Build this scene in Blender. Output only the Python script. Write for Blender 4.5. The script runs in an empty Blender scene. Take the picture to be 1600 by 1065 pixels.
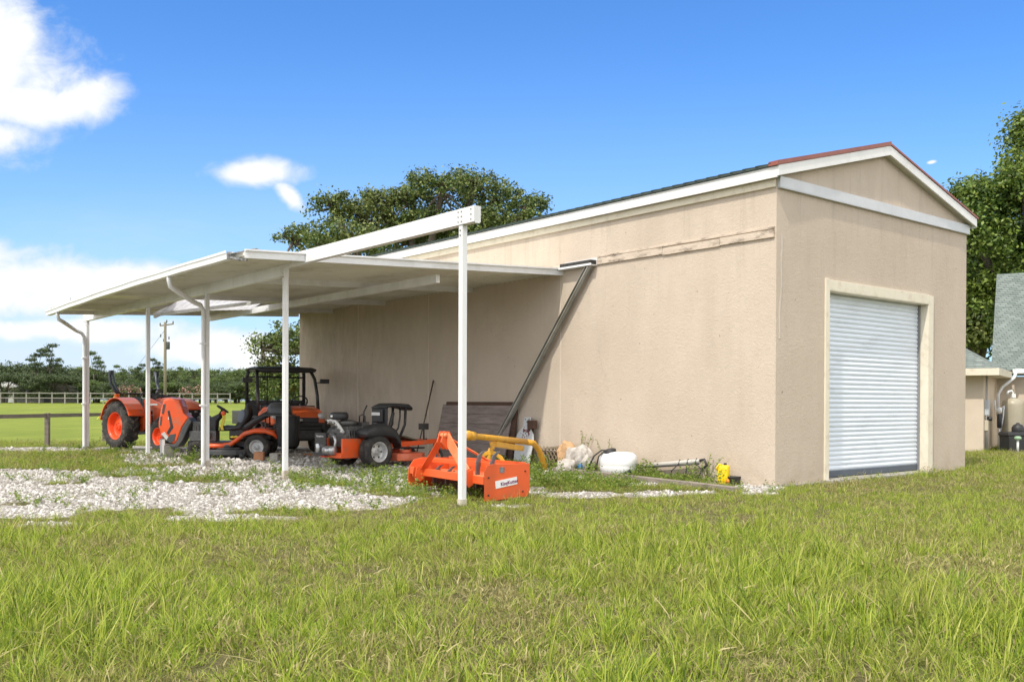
import bpy, math, random
import numpy as np
from mathutils import Vector, Matrix, Quaternion

random.seed(7)
RNG = np.random.default_rng(11)
SC = bpy.context.scene
COL = SC.collection
PI = math.pi
rad = math.radians

# ------------------------------------------------------------------ camera
F = 1465.0; H = 1.25; SHIFT = 0.0652; PITCH = rad(0.36); ROLL = rad(0.22)
cam_d = bpy.data.cameras.new('camera'); cam = bpy.data.objects.new('camera', cam_d); COL.objects.link(cam)
cam_d.sensor_width = 36.0; cam_d.lens = F / 1600 * 36; cam_d.shift_y = SHIFT
cam_d.clip_start = 0.05; cam_d.clip_end = 5000
RM = (Matrix.Rotation(PI/2 - PITCH, 3, 'X') @ Matrix.Rotation(ROLL, 3, 'Z'))
cam.matrix_world = Matrix.Translation((0, 0, H)) @ RM.to_4x4()
SC.camera = cam
RMN = np.array(RM)

def ray(px, py):
    return RM @ Vector(((px-800)/F, (532.5-py)/F + SHIFT*1600/F, -1.0))
def P(px, py, Y):
    d = ray(px, py); return Vector((0, 0, H)) + d*(Y/d.y)
def G(px, py, z=0.0):
    d = ray(px, py); return Vector((0, 0, H)) + d*((z-H)/d.z)
def proj(x, y, z):
    p = RMN.T @ np.stack([x, y, z-H])
    return 800+F*p[0]/-p[2], 532.5+SHIFT*1600-F*p[1]/-p[2]

# building frame: u runs along the gable wall, v back along the long side wall
TH = math.atan2(1465, 1792)
U = Vector((math.cos(TH), math.sin(TH), 0)); V = Vector((-math.sin(TH), math.cos(TH), 0))
C1 = Vector((3.90, 13.875, 0))
def B(u, v, z=0.0):
    return C1 + U*u + V*v + Vector((0, 0, z))
def PU(px, py, u0):
    """point where the pixel's line of sight meets the vertical plane u=u0; returns (v, z)"""
    d = ray(px, py); o = Vector((0, 0, H)); t = ((C1 + U*u0 - o).dot(U))/d.dot(U); p = o + d*t
    return (p - C1).dot(V), p.z

# ------------------------------------------------------------------ materials
MATS = {}
def M(name, c1, c2=None, rough=0.6, metal=0.0, nscale=3.0, bump=0.0, bscale=60.0, spec=0.5,
      dirt=None, dirt_amt=0.0, dirt_scale=2.5, stretch=None, transl=0.0, coord='Object', voro=0.0, coat=0.0):
    if name in MATS: return MATS[name]
    m = bpy.data.materials.new(name); m.use_nodes = True; nt = m.node_tree; N = nt.nodes; L = nt.links
    b = N['Principled BSDF']; b.inputs['Roughness'].default_value = rough; b.inputs['Metallic'].default_value = metal
    b.inputs['Specular IOR Level'].default_value = spec
    if coat: b.inputs['Coat Weight'].default_value = coat
    tc = N.new('ShaderNodeTexCoord'); mp = N.new('ShaderNodeMapping'); L.new(tc.outputs[coord], mp.inputs[0])
    if stretch: mp.inputs['Scale'].default_value = stretch
    col = None
    c2 = c2 or tuple(x*0.86 for x in c1)
    n = N.new('ShaderNodeTexNoise'); n.inputs['Scale'].default_value = nscale; n.inputs['Detail'].default_value = 6; n.inputs['Roughness'].default_value = 0.65
    L.new(mp.outputs[0], n.inputs['Vector'])
    r = N.new('ShaderNodeValToRGB'); r.color_ramp.elements[0].position = 0.35; r.color_ramp.elements[1].position = 0.68
    r.color_ramp.elements[0].color = (*c1, 1); r.color_ramp.elements[1].color = (*c2, 1)
    L.new(n.outputs['Fac'], r.inputs[0]); col = r.outputs[0]
    if dirt:
        n2 = N.new('ShaderNodeTexNoise'); n2.inputs['Scale'].default_value = dirt_scale; n2.inputs['Detail'].default_value = 9; n2.inputs['Roughness'].default_value = 0.72
        L.new(mp.outputs[0], n2.inputs['Vector'])
        r2 = N.new('ShaderNodeValToRGB'); r2.color_ramp.elements[0].position = 0.50; r2.color_ramp.elements[1].position = 0.68
        r2.color_ramp.elements[0].color = (0,0,0,1); r2.color_ramp.elements[1].color = (dirt_amt,)*3 + (1,)
        L.new(n2.outputs['Fac'], r2.inputs[0])
        mx = N.new('ShaderNodeMix'); mx.data_type = 'RGBA'; L.new(r2.outputs[0], mx.inputs['Factor']); L.new(col, mx.inputs['A']); mx.inputs['B'].default_value = (*dirt, 1)
        col = mx.outputs['Result']
    L.new(col, b.inputs['Base Color'])
    if bump:
        nb = N.new('ShaderNodeTexNoise'); nb.inputs['Scale'].default_value = bscale; nb.inputs['Detail'].default_value = 4
        L.new(mp.outputs[0], nb.inputs['Vector'])
        bp = N.new('ShaderNodeBump'); bp.inputs['Strength'].default_value = bump; bp.inputs['Distance'].default_value = 0.02
        L.new(nb.outputs['Fac'], bp.inputs['Height']); L.new(bp.outputs[0], b.inputs['Normal'])
    if transl:
        tr = N.new('ShaderNodeBsdfTranslucent'); L.new(col, tr.inputs[0]); ms = N.new('ShaderNodeMixShader'); ms.inputs[0].default_value = transl
        L.new(b.outputs[0], ms.inputs[1]); L.new(tr.outputs[0], ms.inputs[2]); L.new(ms.outputs[0], N['Material Output'].inputs[0])
    MATS[name] = m
    return m

# ------------------------------------------------------------------ mesh builder
class MB:
    def __init__(s): s.v = []; s.f = []; s.s = []; s.m = []
    def add(s, vs, fs, smooth=False, mi=0):
        k = len(s.v); s.v += [tuple(v) for v in vs]
        for f in fs: s.f.append(tuple(i+k for i in f)); s.s.append(smooth); s.m.append(mi)
        return s
    def box(s, x0, x1, y0, y1, z0, z1, R=None, c=None, mi=0):
        vs = [Vector((x, y, z)) for z in (z0, z1) for y in (y0, y1) for x in (x0, x1)]
        if R is not None: vs = [R @ v for v in vs]
        if c is not None: vs = [v + Vector(c) for v in vs]
        return s.add(vs, [(0,2,3,1),(4,5,7,6),(0,1,5,4),(2,6,7,3),(0,4,6,2),(1,3,7,5)], mi=mi)
    def bar(s, p0, p1, w, h, up=(0,0,1), mi=0):
        p0 = Vector(p0); p1 = Vector(p1); d = (p1-p0).normalized(); up = Vector(up)
        if abs(d.dot(up)) > .98: up = Vector((1,0,0))
        sx = d.cross(up).normalized(); sz = sx.cross(d).normalized()
        vs = [p + sx*a*w/2 + sz*b*h/2 for p in (p0, p1) for a, b in ((-1,-1),(1,-1),(1,1),(-1,1))]
        return s.add(vs, [(0,1,2,3),(7,6,5,4),(0,4,5,1),(1,5,6,2),(2,6,7,3),(3,7,4,0)], mi=mi)
    def tube(s, pts, r, seg=8, mi=0, flat=1.0):
        pts = [Vector(p) for p in pts]; n = len(pts)
        if not hasattr(r, '__len__'): r = [r]*n
        prev = None; rings = []
        for i, p in enumerate(pts):
            d = (pts[min(i+1, n-1)] - pts[max(i-1, 0)]).normalized()
            if prev is None:
                a = d.orthogonal().normalized()
                if abs(d.z) < .9: a = d.cross(Vector((0,0,1))).normalized()
            else: a = (prev - d*prev.dot(d)).normalized()
            prev = a; b = d.cross(a)
            rings.append([p + (a*math.cos(2*PI*k/seg) + b*math.sin(2*PI*k/seg)*flat)*r[i] for k in range(seg)])
        vs = [v for R_ in rings for v in R_]; fs = []
        for i in range(n-1):
            for k in range(seg):
                k2 = (k+1) % seg; fs.append((i*seg+k, i*seg+k2, (i+1)*seg+k2, (i+1)*seg+k))
        s.add(vs, fs, True, mi); k0 = len(s.v) - len(vs)
        s.f.append(tuple(k0+k for k in reversed(range(seg)))); s.s.append(False); s.m.append(mi)
        s.f.append(tuple(k0+(n-1)*seg+k for k in range(seg))); s.s.append(False); s.m.append(mi)
        return s
    def lathe(s, prof, origin=(0,0,0), axis=(0,0,1), seg=24, mi=0, smooth=True):
        ax = Vector(axis).normalized(); a = ax.orthogonal().normalized(); b = ax.cross(a); o = Vector(origin)
        vs = [o + ax*h + (a*math.cos(2*PI*k/seg) + b*math.sin(2*PI*k/seg))*r for r, h in prof for k in range(seg)]
        fs = []
        for i in range(len(prof)-1):
            for k in range(seg):
                k2 = (k+1) % seg; fs.append((i*seg+k, i*seg+k2, (i+1)*seg+k2, (i+1)*seg+k))
        fs.append(tuple(reversed(range(seg)))); fs.append(tuple((len(prof)-1)*seg+k for k in range(seg)))
        return s.add(vs, fs, smooth, mi)
    def prism(s, poly, a0, a1, plane='xz', mi=0, smooth=False):
        def pt(p, a):
            return {'xz': (p[0], a, p[1]), 'xy': (p[0], p[1], a), 'yz': (a, p[0], p[1])}[plane]
        n = len(poly); vs = [pt(p, a0) for p in poly] + [pt(p, a1) for p in poly]
        fs = [tuple(range(n)), tuple(reversed(range(n, 2*n)))] + [(i, i+n, (i+1) % n + n, (i+1) % n) for i in range(n)]
        return s.add(vs, fs, smooth, mi)
    def ell(s, c, r, seg=14, rings=8, R=None, mi=0, p=1.0):
        c = Vector(c); vs = []; fs = []
        def sp(x): return math.copysign(abs(x)**p, x)
        for i in range(rings+1):
            th = -PI/2 + PI*i/rings
            for k in range(seg):
                ph = 2*PI*k/seg
                v = Vector((sp(math.cos(th))*sp(math.cos(ph))*r[0], sp(math.cos(th))*sp(math.sin(ph))*r[1], sp(math.sin(th))*r[2]))
                if R is not None: v = R @ v
                vs.append(c+v)
        for i in range(rings):
            for k in range(seg):
                k2 = (k+1) % seg; fs.append((i*seg+k, i*seg+k2, (i+1)*seg+k2, (i+1)*seg+k))
        return s.add(vs, fs, True, mi)
    def loft(s, secs, mi=0, smooth=True, caps=True):
        n = len(secs[0]); vs = [p for sec in secs for p in sec]; fs = []
        for i in range(len(secs)-1):
            for k in range(n):
                k2 = (k+1) % n; fs.append((i*n+k, i*n+k2, (i+1)*n+k2, (i+1)*n+k))
        if caps: fs += [tuple(reversed(range(n))), tuple((len(secs)-1)*n+k for k in range(n))]
        return s.add(vs, fs, smooth, mi)
    def build(s, name, mat, parent=None, bevel=0.0, label=None, sub=0):
        me = bpy.data.meshes.new(name); me.from_pydata([tuple(v) for v in s.v], [], s.f)
        ml = mat if isinstance(mat, (list, tuple)) else [mat]
        for m in ml: me.materials.append(m)
        me.polygons.foreach_set('use_smooth', s.s); me.polygons.foreach_set('material_index', s.m)
        me.update()
        o = bpy.data.objects.new(name, me); COL.objects.link(o)
        if parent is not None: o.parent = parent
        if sub:
            q = o.modifiers.new('sub', 'SUBSURF'); q.levels = sub; q.render_levels = sub
        if bevel:
            q = o.modifiers.new('bev', 'BEVEL'); q.width = bevel; q.segments = 2; q.limit_method = 'ANGLE'; q.angle_limit = rad(40)
        if label: o['label'] = label
        return o

def tag(o, label=None, cat=None, group=None, kind=None):
    if label: o['label'] = label
    if cat: o['category'] = cat
    if group: o['group'] = group
    if kind: o['kind'] = kind
    return o
def thing(name, label, cat, loc=(0,0,0), rz=0.0, group=None, rot=None):
    o = bpy.data.objects.new(name, None); COL.objects.link(o); o.location = loc; o.rotation_euler = rot or (0, 0, rz); o.empty_display_size = .2
    return tag(o, label, cat, group)
def text(name, s, size, mat, parent, loc, rot, ext=0.001, align='CENTER', off=0.0):
    c = bpy.data.curves.new(name, 'FONT'); c.body = s; c.size = size; c.extrude = ext; c.align_x = align; c.align_y = 'CENTER'
    c.offset = off; tmp = bpy.data.objects.new('tmp_text', c); COL.objects.link(tmp); bpy.context.view_layer.update()
    me = bpy.data.meshes.new_from_object(tmp.evaluated_get(bpy.context.evaluated_depsgraph_get())); me.name = name; me.materials.clear(); me.materials.append(mat); COL.objects.unlink(tmp); bpy.data.objects.remove(tmp)
    o = bpy.data.objects.new(name, me); COL.objects.link(o); o.parent = parent; o.location = loc; o.rotation_euler = rot
    return o
def dup_tree(o, parent=None):
    c = o.copy(); COL.objects.link(c)
    if parent is not None: c.parent = parent
    for ch in list(o.children): dup_tree(ch, c)
    return c
def fast_mesh(name, verts, faces, mat, parent=None, smooth=False, link=True):
    """verts (n,3), faces (m,k) arrays"""
    me = bpy.data.meshes.new(name); k = faces.shape[1]
    me.vertices.add(len(verts)); me.vertices.foreach_set('co', verts.astype(np.float32).ravel())
    me.loops.add(faces.size); me.loops.foreach_set('vertex_index', faces.astype(np.int32).ravel())
    me.polygons.add(len(faces)); me.polygons.foreach_set('loop_start', np.arange(0, faces.size, k, dtype=np.int32))
    me.polygons.foreach_set('use_smooth', np.full(len(faces), smooth))
    me.materials.append(mat); me.update(); me.validate()
    o = bpy.data.objects.new(name, me)
    if link: COL.objects.link(o)
    if parent is not None: o.parent = parent
    return o

# value noise in numpy
def _h(ix, iy, s):
    a = (ix.astype(np.int64)*374761393 + iy.astype(np.int64)*668265263 + s*1442695041) & 0x7fffffff
    a = ((a ^ (a >> 13))*1274126177) & 0x7fffffff
    return ((a ^ (a >> 16)) & 0xffff)/65535.0
def vnoise(x, y, s=0):
    ix = np.floor(x); iy = np.floor(y); fx = x-ix; fy = y-iy; fx = fx*fx*(3-2*fx); fy = fy*fy*(3-2*fy)
    a = _h(ix, iy, s); b = _h(ix+1, iy, s); c = _h(ix, iy+1, s); d = _h(ix+1, iy+1, s)
    return (a*(1-fx)+b*fx)*(1-fy) + (c*(1-fx)+d*fx)*fy
def fbm(x, y, s=0, o=4):
    t = 0; a = .5; n = 0
    for i in range(o):
        t = t + a*vnoise(x*2**i, y*2**i, s+i); n += a; a *= .5
    return t/n
def sstep(a, b, x):
    t = np.clip((x-a)/(b-a), 0, 1); return t*t*(3-2*t)

# ------------------------------------------------------------------ world and sun
SUN_EL = 53.0
sd = (U*0.62 + V*0.17 + Vector((0, 0, -0.86))).normalized()     # the way sunlight travels
sun_d = bpy.data.lights.new('sun', 'SUN'); sun = bpy.data.objects.new('sun', sun_d); COL.objects.link(sun)
sun_d.energy = 2.4; sun_d.angle = rad(1.5); sun_d.color = (1.0, 0.93, 0.82)
sun.rotation_euler = sd.to_track_quat('-Z', 'Y').to_euler(); sun.location = (-20, -15, 30)
w = bpy.data.worlds.new('World'); SC.world = w; w.use_nodes = True
nt = w.node_tree; N = nt.nodes; L = nt.links; bg = N['Background']; bg.inputs[1].default_value = 0.15
sky = N.new('ShaderNodeTexSky'); sky.sky_type = 'NISHITA'; sky.sun_disc = False
sky.sun_elevation = math.asin(-sd.z); sky.sun_rotation = math.atan2(-sd.x, -sd.y)
sky.air_density = 1.0; sky.dust_density = 0.6; sky.ozone_density = 2.0
tint = N.new('ShaderNodeMix'); tint.data_type = 'RGBA'; tint.blend_type = 'MULTIPLY'; tint.inputs['Factor'].default_value = 1.0
L.new(sky.outputs[0], tint.inputs['A']); tint.inputs['B'].default_value = (0.39, 0.71, 1.08, 1)
def mth(op, a, b=None, c=None, clamp=False):
    n = N.new('ShaderNodeMath'); n.operation = op; n.use_clamp = clamp
    for i, x in enumerate((a, b, c)):
        if x is None: continue
        if isinstance(x, (int, float)): n.inputs[i].default_value = x
        else: L.new(x, n.inputs[i])
    return n.outputs[0]
geo = N.new('ShaderNodeTexCoord'); sep = N.new('ShaderNodeSeparateXYZ'); L.new(geo.outputs['Generated'], sep.inputs[0])
yy = mth('MAXIMUM', mth('ABSOLUTE', sep.outputs[1]), 0.02)
qx = mth('DIVIDE', sep.outputs[0], yy); qz = mth('DIVIDE', sep.outputs[2], yy)
cmb = N.new('ShaderNodeCombineXYZ'); L.new(qx, cmb.inputs[0]); L.new(qz, cmb.inputs[1])
def wnoise(scale, detail, rough, sx=1, sy=1, dist=0.0, off=(0,0,0)):
    mp = N.new('ShaderNodeMapping'); mp.inputs['Scale'].default_value = (sx, sy, 1); mp.inputs['Location'].default_value = off
    L.new(cmb.outputs[0], mp.inputs[0]); n = N.new('ShaderNodeTexNoise'); n.inputs['Scale'].default_value = scale
    n.inputs['Detail'].default_value = detail; n.inputs['Roughness'].default_value = rough; n.inputs['Distortion'].default_value = dist
    L.new(mp.outputs[0], n.inputs['Vector']); return n.outputs['Fac']
nz = mth('ADD', mth('MULTIPLY', wnoise(6.5, 4, .55, 1, 1.3, .3, (3.1, 1.7, 0)), .5), mth('MULTIPLY', wnoise(24, 10, .6, 1, 1.3, .3, (3.1, 1.7, 0)), .5))
def blob(px, py, rx, ry, ang=0.0):
    cx = (px-800)/F; cz = (628-py)/F; ax = rx/F; az = ry/F; ca, sa = math.cos(ang), math.sin(ang)
    dx = mth('SUBTRACT', qx, cx); dz = mth('SUBTRACT', qz, cz)
    a = mth('DIVIDE', mth('ADD', mth('MULTIPLY', dx, ca), mth('MULTIPLY', dz, sa)), ax)
    b = mth('DIVIDE', mth('SUBTRACT', mth('MULTIPLY', dz, ca), mth('MULTIPLY', dx, sa)), az)
    return mth('SUBTRACT', 1.0, mth('SQRT', mth('ADD', mth('MULTIPLY', a, a), mth('MULTIPLY', b, b))))
dens = None
for bb in [(-40,130,140,120,0),(-30,40,85,75,0),(40,165,110,62,.1),(110,165,80,40,.15),(10,215,60,36,0),(-200,100,260,170,0),
           (395,272,70,23,-.03),(452,308,34,14,-.75),(60,445,240,40,0),(190,438,120,26,0),(-20,470,200,40,0),(15,60,60,60,0),(-120,430,200,60,0),(330,545,120,30,0),(60,520,260,22,0),(395,560,60,34,0),
           (1453,252,8,3,0.2)]:
    x = blob(*bb); dens = x if dens is None else mth('MAXIMUM', dens, x)
dn = mth('ADD', mth('ADD', dens, 0.22), mth('MULTIPLY', mth('SUBTRACT', nz, 0.5), 2.6))
cm = N.new('ShaderNodeMapRange'); cm.interpolation_type = 'SMOOTHSTEP'; cm.inputs[1].default_value = -0.12; cm.inputs[2].default_value = 0.75
L.new(dn, cm.inputs[0])
# thin veil near the horizon on the left
veil = wnoise(3.2, 7, .6, .55, 2.0, .5)
vm = N.new('ShaderNodeMapRange'); vm.interpolation_type = 'SMOOTHSTEP'; vm.inputs[1].default_value = .36; vm.inputs[2].default_value = .72; L.new(veil, vm.inputs[0])
hz = N.new('ShaderNodeMapRange'); hz.inputs[1].default_value = 0.24; hz.inputs[2].default_value = 0.05; L.new(qz, hz.inputs[0])
lf = N.new('ShaderNodeMapRange'); lf.inputs[1].default_value = 0.05; lf.inputs[2].default_value = -0.28; L.new(qx, lf.inputs[0])
vv = mth('MULTIPLY', mth('MULTIPLY', mth('MULTIPLY', vm.outputs[0], hz.outputs[0]), lf.outputs[0]), 0.8)
def mr_(o, a, b):
    k = N.new('ShaderNodeMapRange'); k.interpolation_type = 'SMOOTHSTEP'; k.inputs[1].default_value = a; k.inputs[2].default_value = b; L.new(o, k.inputs[0]); return k.outputs[0]
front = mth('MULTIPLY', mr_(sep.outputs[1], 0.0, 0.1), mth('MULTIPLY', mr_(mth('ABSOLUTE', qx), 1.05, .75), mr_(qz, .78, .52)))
fill_clouds = N.new('ShaderNodeMapRange'); fill_clouds.inputs[1].default_value = .36; fill_clouds.inputs[2].default_value = .50;  # unseen cloud deck added behind and above the camera as white fill light
rn = N.new('ShaderNodeTexNoise'); rn.inputs['Scale'].default_value = 2.2; rn.inputs['Detail'].default_value = 8; L.new(geo.outputs['Generated'], rn.inputs['Vector']); L.new(rn.outputs['Fac'], fill_clouds.inputs[0])
cov = mth('ADD', mth('MULTIPLY', mth('MAXIMUM', cm.outputs[0], vv), front), mth('MULTIPLY', fill_clouds.outputs[0], mth('SUBTRACT', 1.0, front)))
cov = mth('MULTIPLY', cov, mth('GREATER_THAN', sep.outputs[2], -0.01))
shade = N.new('ShaderNodeMapRange'); shade.inputs[1].default_value = 0.15; shade.inputs[2].default_value = 1.0; L.new(dn, shade.inputs[0])
cc = N.new('ShaderNodeMix'); cc.data_type = 'RGBA'; L.new(shade.outputs[0], cc.inputs['Factor'])
cc.inputs['A'].default_value = (3.9, 4.2, 4.6, 1); cc.inputs['B'].default_value = (5.2, 5.3, 5.4, 1)
c3 = N.new('ShaderNodeMix'); c3.data_type = 'RGBA'; L.new(front, c3.inputs['Factor']); c3.inputs['A'].default_value = (8.6, 8.4, 8.1, 1); L.new(cc.outputs['Result'], c3.inputs['B'])  # the added off-view clouds are brighter than the visible ones
hzz = mth('MULTIPLY', mth('POWER', mr_(qz, .46, -.02), 1.5), .62)
hm_ = N.new('ShaderNodeMix'); hm_.data_type = 'RGBA'; L.new(hzz, hm_.inputs['Factor']); L.new(tint.outputs['Result'], hm_.inputs['A']); hm_.inputs['B'].default_value = (3.3, 4.3, 5.6, 1)
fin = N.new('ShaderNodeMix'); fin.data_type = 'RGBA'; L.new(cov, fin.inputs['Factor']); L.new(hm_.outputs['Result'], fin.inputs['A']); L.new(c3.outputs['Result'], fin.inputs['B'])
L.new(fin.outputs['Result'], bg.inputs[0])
SC.view_settings.view_transform = 'Standard'; SC.view_settings.look = 'None'; SC.view_settings.exposure = 0.50; SC.view_settings.gamma = 1.0
# ------------------------------------------------------------------ ground
def gz(x, y):
    return 0.95*sstep(45, 135, y) + 0.012*(vnoise(x*.7, y*.7, 5)-.5)*sstep(3, 6, y) + .02*(fbm(x*.25, y*.25, 9)-.5)
def uv_of(x, y):
    dx = x-C1.x; dy = y-C1.y
    return dx*U.x+dy*U.y, dx*V.x+dy*V.y
# gravel patches, as ellipses on the ground: (pixel centre, pixel radii) -> each is one real patch where it lies
GR = [(330,737,150,10,1),(240,722,70,6,1),(460,733,90,9,1),(60,738,120,6,.7),(270,772,430,28,1),(60,748,130,12,1),(40,790,160,18,.9),(480,782,210,16,1),(250,716,80,7,.8),(560,740,110,9,.7),(140,741,130,6,.5),
      (60,702,110,4,1),(210,700,60,4,1),(380,744,80,9,.6),(660,772,90,8,.7),(620,752,70,8,.6),(-150,770,260,34,1),
      (900,772,75,6,.75),(1020,772,50,6,.8),(1180,763,42,7,1),(1120,752,60,5,.6),(1090,770,40,3,.7),(840,766,40,5,.6),(1010,755,60,4,.6),(800,790,40,4,.5),(360,808,120,5,.6),(60,818,90,5,.45),(1190,770,40,4,.8),
      (960,748,60,3,.5)]
GS = [(90,720,150,8,1),(60,788,60,5,.6),(330,772,30,4,.6),(150,800,50,5,.8),(330,750,70,5,.7),(250,742,40,4,.8),(60,755,110,6,.7),(130,733,60,5,.5),(520,752,140,8,.9),(440,800,60,8,.8),(210,787,32,5,.8),(240,752,60,6,.6),(620,745,60,6,.7),(190,808,80,6,.6)]
def gravel_mask(x, y):
    px, py = proj(x, y, np.zeros_like(x))
    m = np.zeros_like(x)
    ok = y > 3
    for cx, cy, rx, ry, a in GR:
        d = 1-np.sqrt(((px-cx)/rx)**2+((py-cy)/ry)**2)
        m = np.maximum(m, a*np.clip(d*2.2+.25, 0, 1))
    for cx, cy, rx, ry, a in GS:
        d = 1-np.sqrt(((px-cx)/rx)**2+((py-cy)/ry)**2)
        m = m - a*np.clip(d*1.6+.1, 0, 1)*.46
    u, v = uv_of(x, y)
    under = sstep(-4.9, -4.4, u)*sstep(.3, -.1, u)*sstep(2.4, 3.6, v)*sstep(17.5, 16.5, v)*.95
    m = np.maximum(m, under)
    m = m - .05*(m < .95) + ((fbm(x*1.5, y*1.5, 21, 4)-.5)*1.75 + (fbm(x*5, y*5, 33, 3)-.5)*.8)*(m > .02)
    return np.where(ok, np.clip(m, 0, 1), 0)
xs = np.concatenate([-np.geomspace(1500, 26, 26), np.arange(-25, 16, .12), np.geomspace(16.2, 1500, 30)])
ys = np.concatenate([-np.geomspace(60, 3, 8), np.arange(-2, 2.5, .5), np.arange(2.6, 30, .12), np.geomspace(30.2, 200, 60), np.geomspace(220, 2500, 12)])
X, Y = np.meshgrid(xs, ys); Z = gz(X, Y); nx, ny = len(xs), len(ys)
vs = np.stack([X.ravel(), Y.ravel(), Z.ravel()], 1)
i0 = (np.arange(ny-1)[:, None]*nx + np.arange(nx-1)[None]).ravel()
fs = np.stack([i0, i0+1, i0+nx+1, i0+nx], 1)

gm = bpy.data.materials.new('ground_soil_gravel'); gm.use_nodes = True; nt = gm.node_tree; N = nt.nodes; L = nt.links; b = N['Principled BSDF']
b.inputs['Roughness'].default_value = .95; b.inputs['Specular IOR Level'].default_value = .15
gp = N.new('ShaderNodeNewGeometry'); at = N.new('ShaderNodeAttribute'); at.attribute_name = 'gravel'
def nz_(scale, det=6, rough=.6, vec=None):
    n = N.new('ShaderNodeTexNoise'); n.inputs['Scale'].default_value = scale; n.inputs['Detail'].default_value = det; n.inputs['Roughness'].default_value = rough
    L.new(vec or gp.outputs['Position'], n.inputs['Vector']); return n.outputs['Fac']
def ramp(f, stops):
    r = N.new('ShaderNodeValToRGB'); e = r.color_ramp.elements
    while len(e) < len(stops): e.new(.5)
    for q, (p, c) in zip(e, stops): q.position = p; q.color = (*c, 1)
    L.new(f, r.inputs[0]); return r.outputs[0]
def mixc(f, a, b_):
    m = N.new('ShaderNodeMix'); m.data_type = 'RGBA'
    if isinstance(f, float): m.inputs['Factor'].default_value = f
    else: L.new(f, m.inputs['Factor'])
    for k, x in (('A', a), ('B', b_)):
        if isinstance(x, tuple): m.inputs[k].default_value = (*x, 1)
        else: L.new(x, m.inputs[k])
    return m.outputs['Result']
soil = ramp(nz_(9, 8, .7), [(.3, (.05,.06,.018)), (.46, (.10,.11,.03)), (.58, (.17,.145,.07)), (.75, (.27,.22,.15))])
soil = mixc(ramp(nz_(45, 6, .8), [(.42, (0,0,0)), (.62, (.8,.8,.8))]), soil, (.04,.035,.018))
soil = mixc(ramp(nz_(110, 3, .8), [(.5, (0,0,0)), (.7, (.6,.6,.6))]), soil, (.30,.25,.15))
# far field: grass seen as a sheet
mpf = N.new('ShaderNodeMapping'); mpf.inputs['Scale'].default_value = (1, .45, 1); L.new(gp.outputs['Position'], mpf.inputs[0])
field = ramp(nz_(.35, 9, .72, mpf.outputs[0]), [(.3, (.12,.165,.024)), (.5, (.185,.225,.034)), (.66, (.25,.275,.046)), (.8, (.28,.27,.07))])
field = mixc(ramp(nz_(7, 6, .75), [(.42, (0,0,0)), (.65, (.45,.45,.45))]), field, (.16,.22,.03))
spx = N.new('ShaderNodeSeparateXYZ'); L.new(gp.outputs['Position'], spx.inputs[0])
far = N.new('ShaderNodeMapRange'); far.inputs[1].default_value = 23; far.inputs[2].default_value = 30; L.new(spx.outputs[1], far.inputs[0])
grass = mixc(far.outputs[0], soil, field)
vo = N.new('ShaderNodeTexVoronoi'); vo.inputs['Scale'].default_value = 26; L.new(gp.outputs['Position'], vo.inputs['Vector'])
vsep = N.new('ShaderNodeSeparateColor'); L.new(vo.outputs['Color'], vsep.inputs[0])
stone = ramp(vsep.outputs[0], [(.0, (.16,.145,.13)), (.25, (.33,.31,.29)), (.6, (.48,.46,.43)), (1, (.62,.60,.57))])
stone = mixc(ramp(vo.outputs['Distance'], [(.45, (0,0,0)), (.8, (.75,.75,.75))]), stone, (.12,.10,.08))
ga = N.new('ShaderNodeMath'); ga.operation = 'ADD'; L.new(at.outputs['Fac'], ga.inputs[0])
gn = N.new('ShaderNodeMath'); gn.operation = 'MULTIPLY_ADD'; L.new(nz_(14, 5, .7), gn.inputs[0]); gn.inputs[1].default_value = .9; gn.inputs[2].default_value = -.45; L.new(gn.outputs[0], ga.inputs[1])
gmask = N.new('ShaderNodeMapRange'); gmask.inputs[1].default_value = .34; gmask.inputs[2].default_value = .44; L.new(ga.outputs[0], gmask.inputs[0])
L.new(mixc(gmask.outputs[0], grass, stone), b.inputs['Base Color'])
bp = N.new('ShaderNodeBump'); bp.inputs['Strength'].default_value = .8; bp.inputs['Distance'].default_value = .015
hh = N.new('ShaderNodeMath'); hh.operation = 'ADD'; L.new(nz_(45, 5, .7), hh.inputs[0]); L.new(vsep.outputs[1], hh.inputs[1]); L.new(hh.outputs[0], bp.inputs['Height']); L.new(bp.outputs[0], b.inputs['Normal'])
ground = fast_mesh('ground', vs, fs, gm, smooth=True); tag(ground, 'flat rural ground of rough lawn, white gravel and open pasture', 'ground', kind='structure')
ga_ = ground.data.attributes.new('gravel', 'FLOAT', 'POINT'); ga_.data.foreach_set('value', gravel_mask(X.ravel(), Y.ravel()).astype(np.float32))

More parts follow.
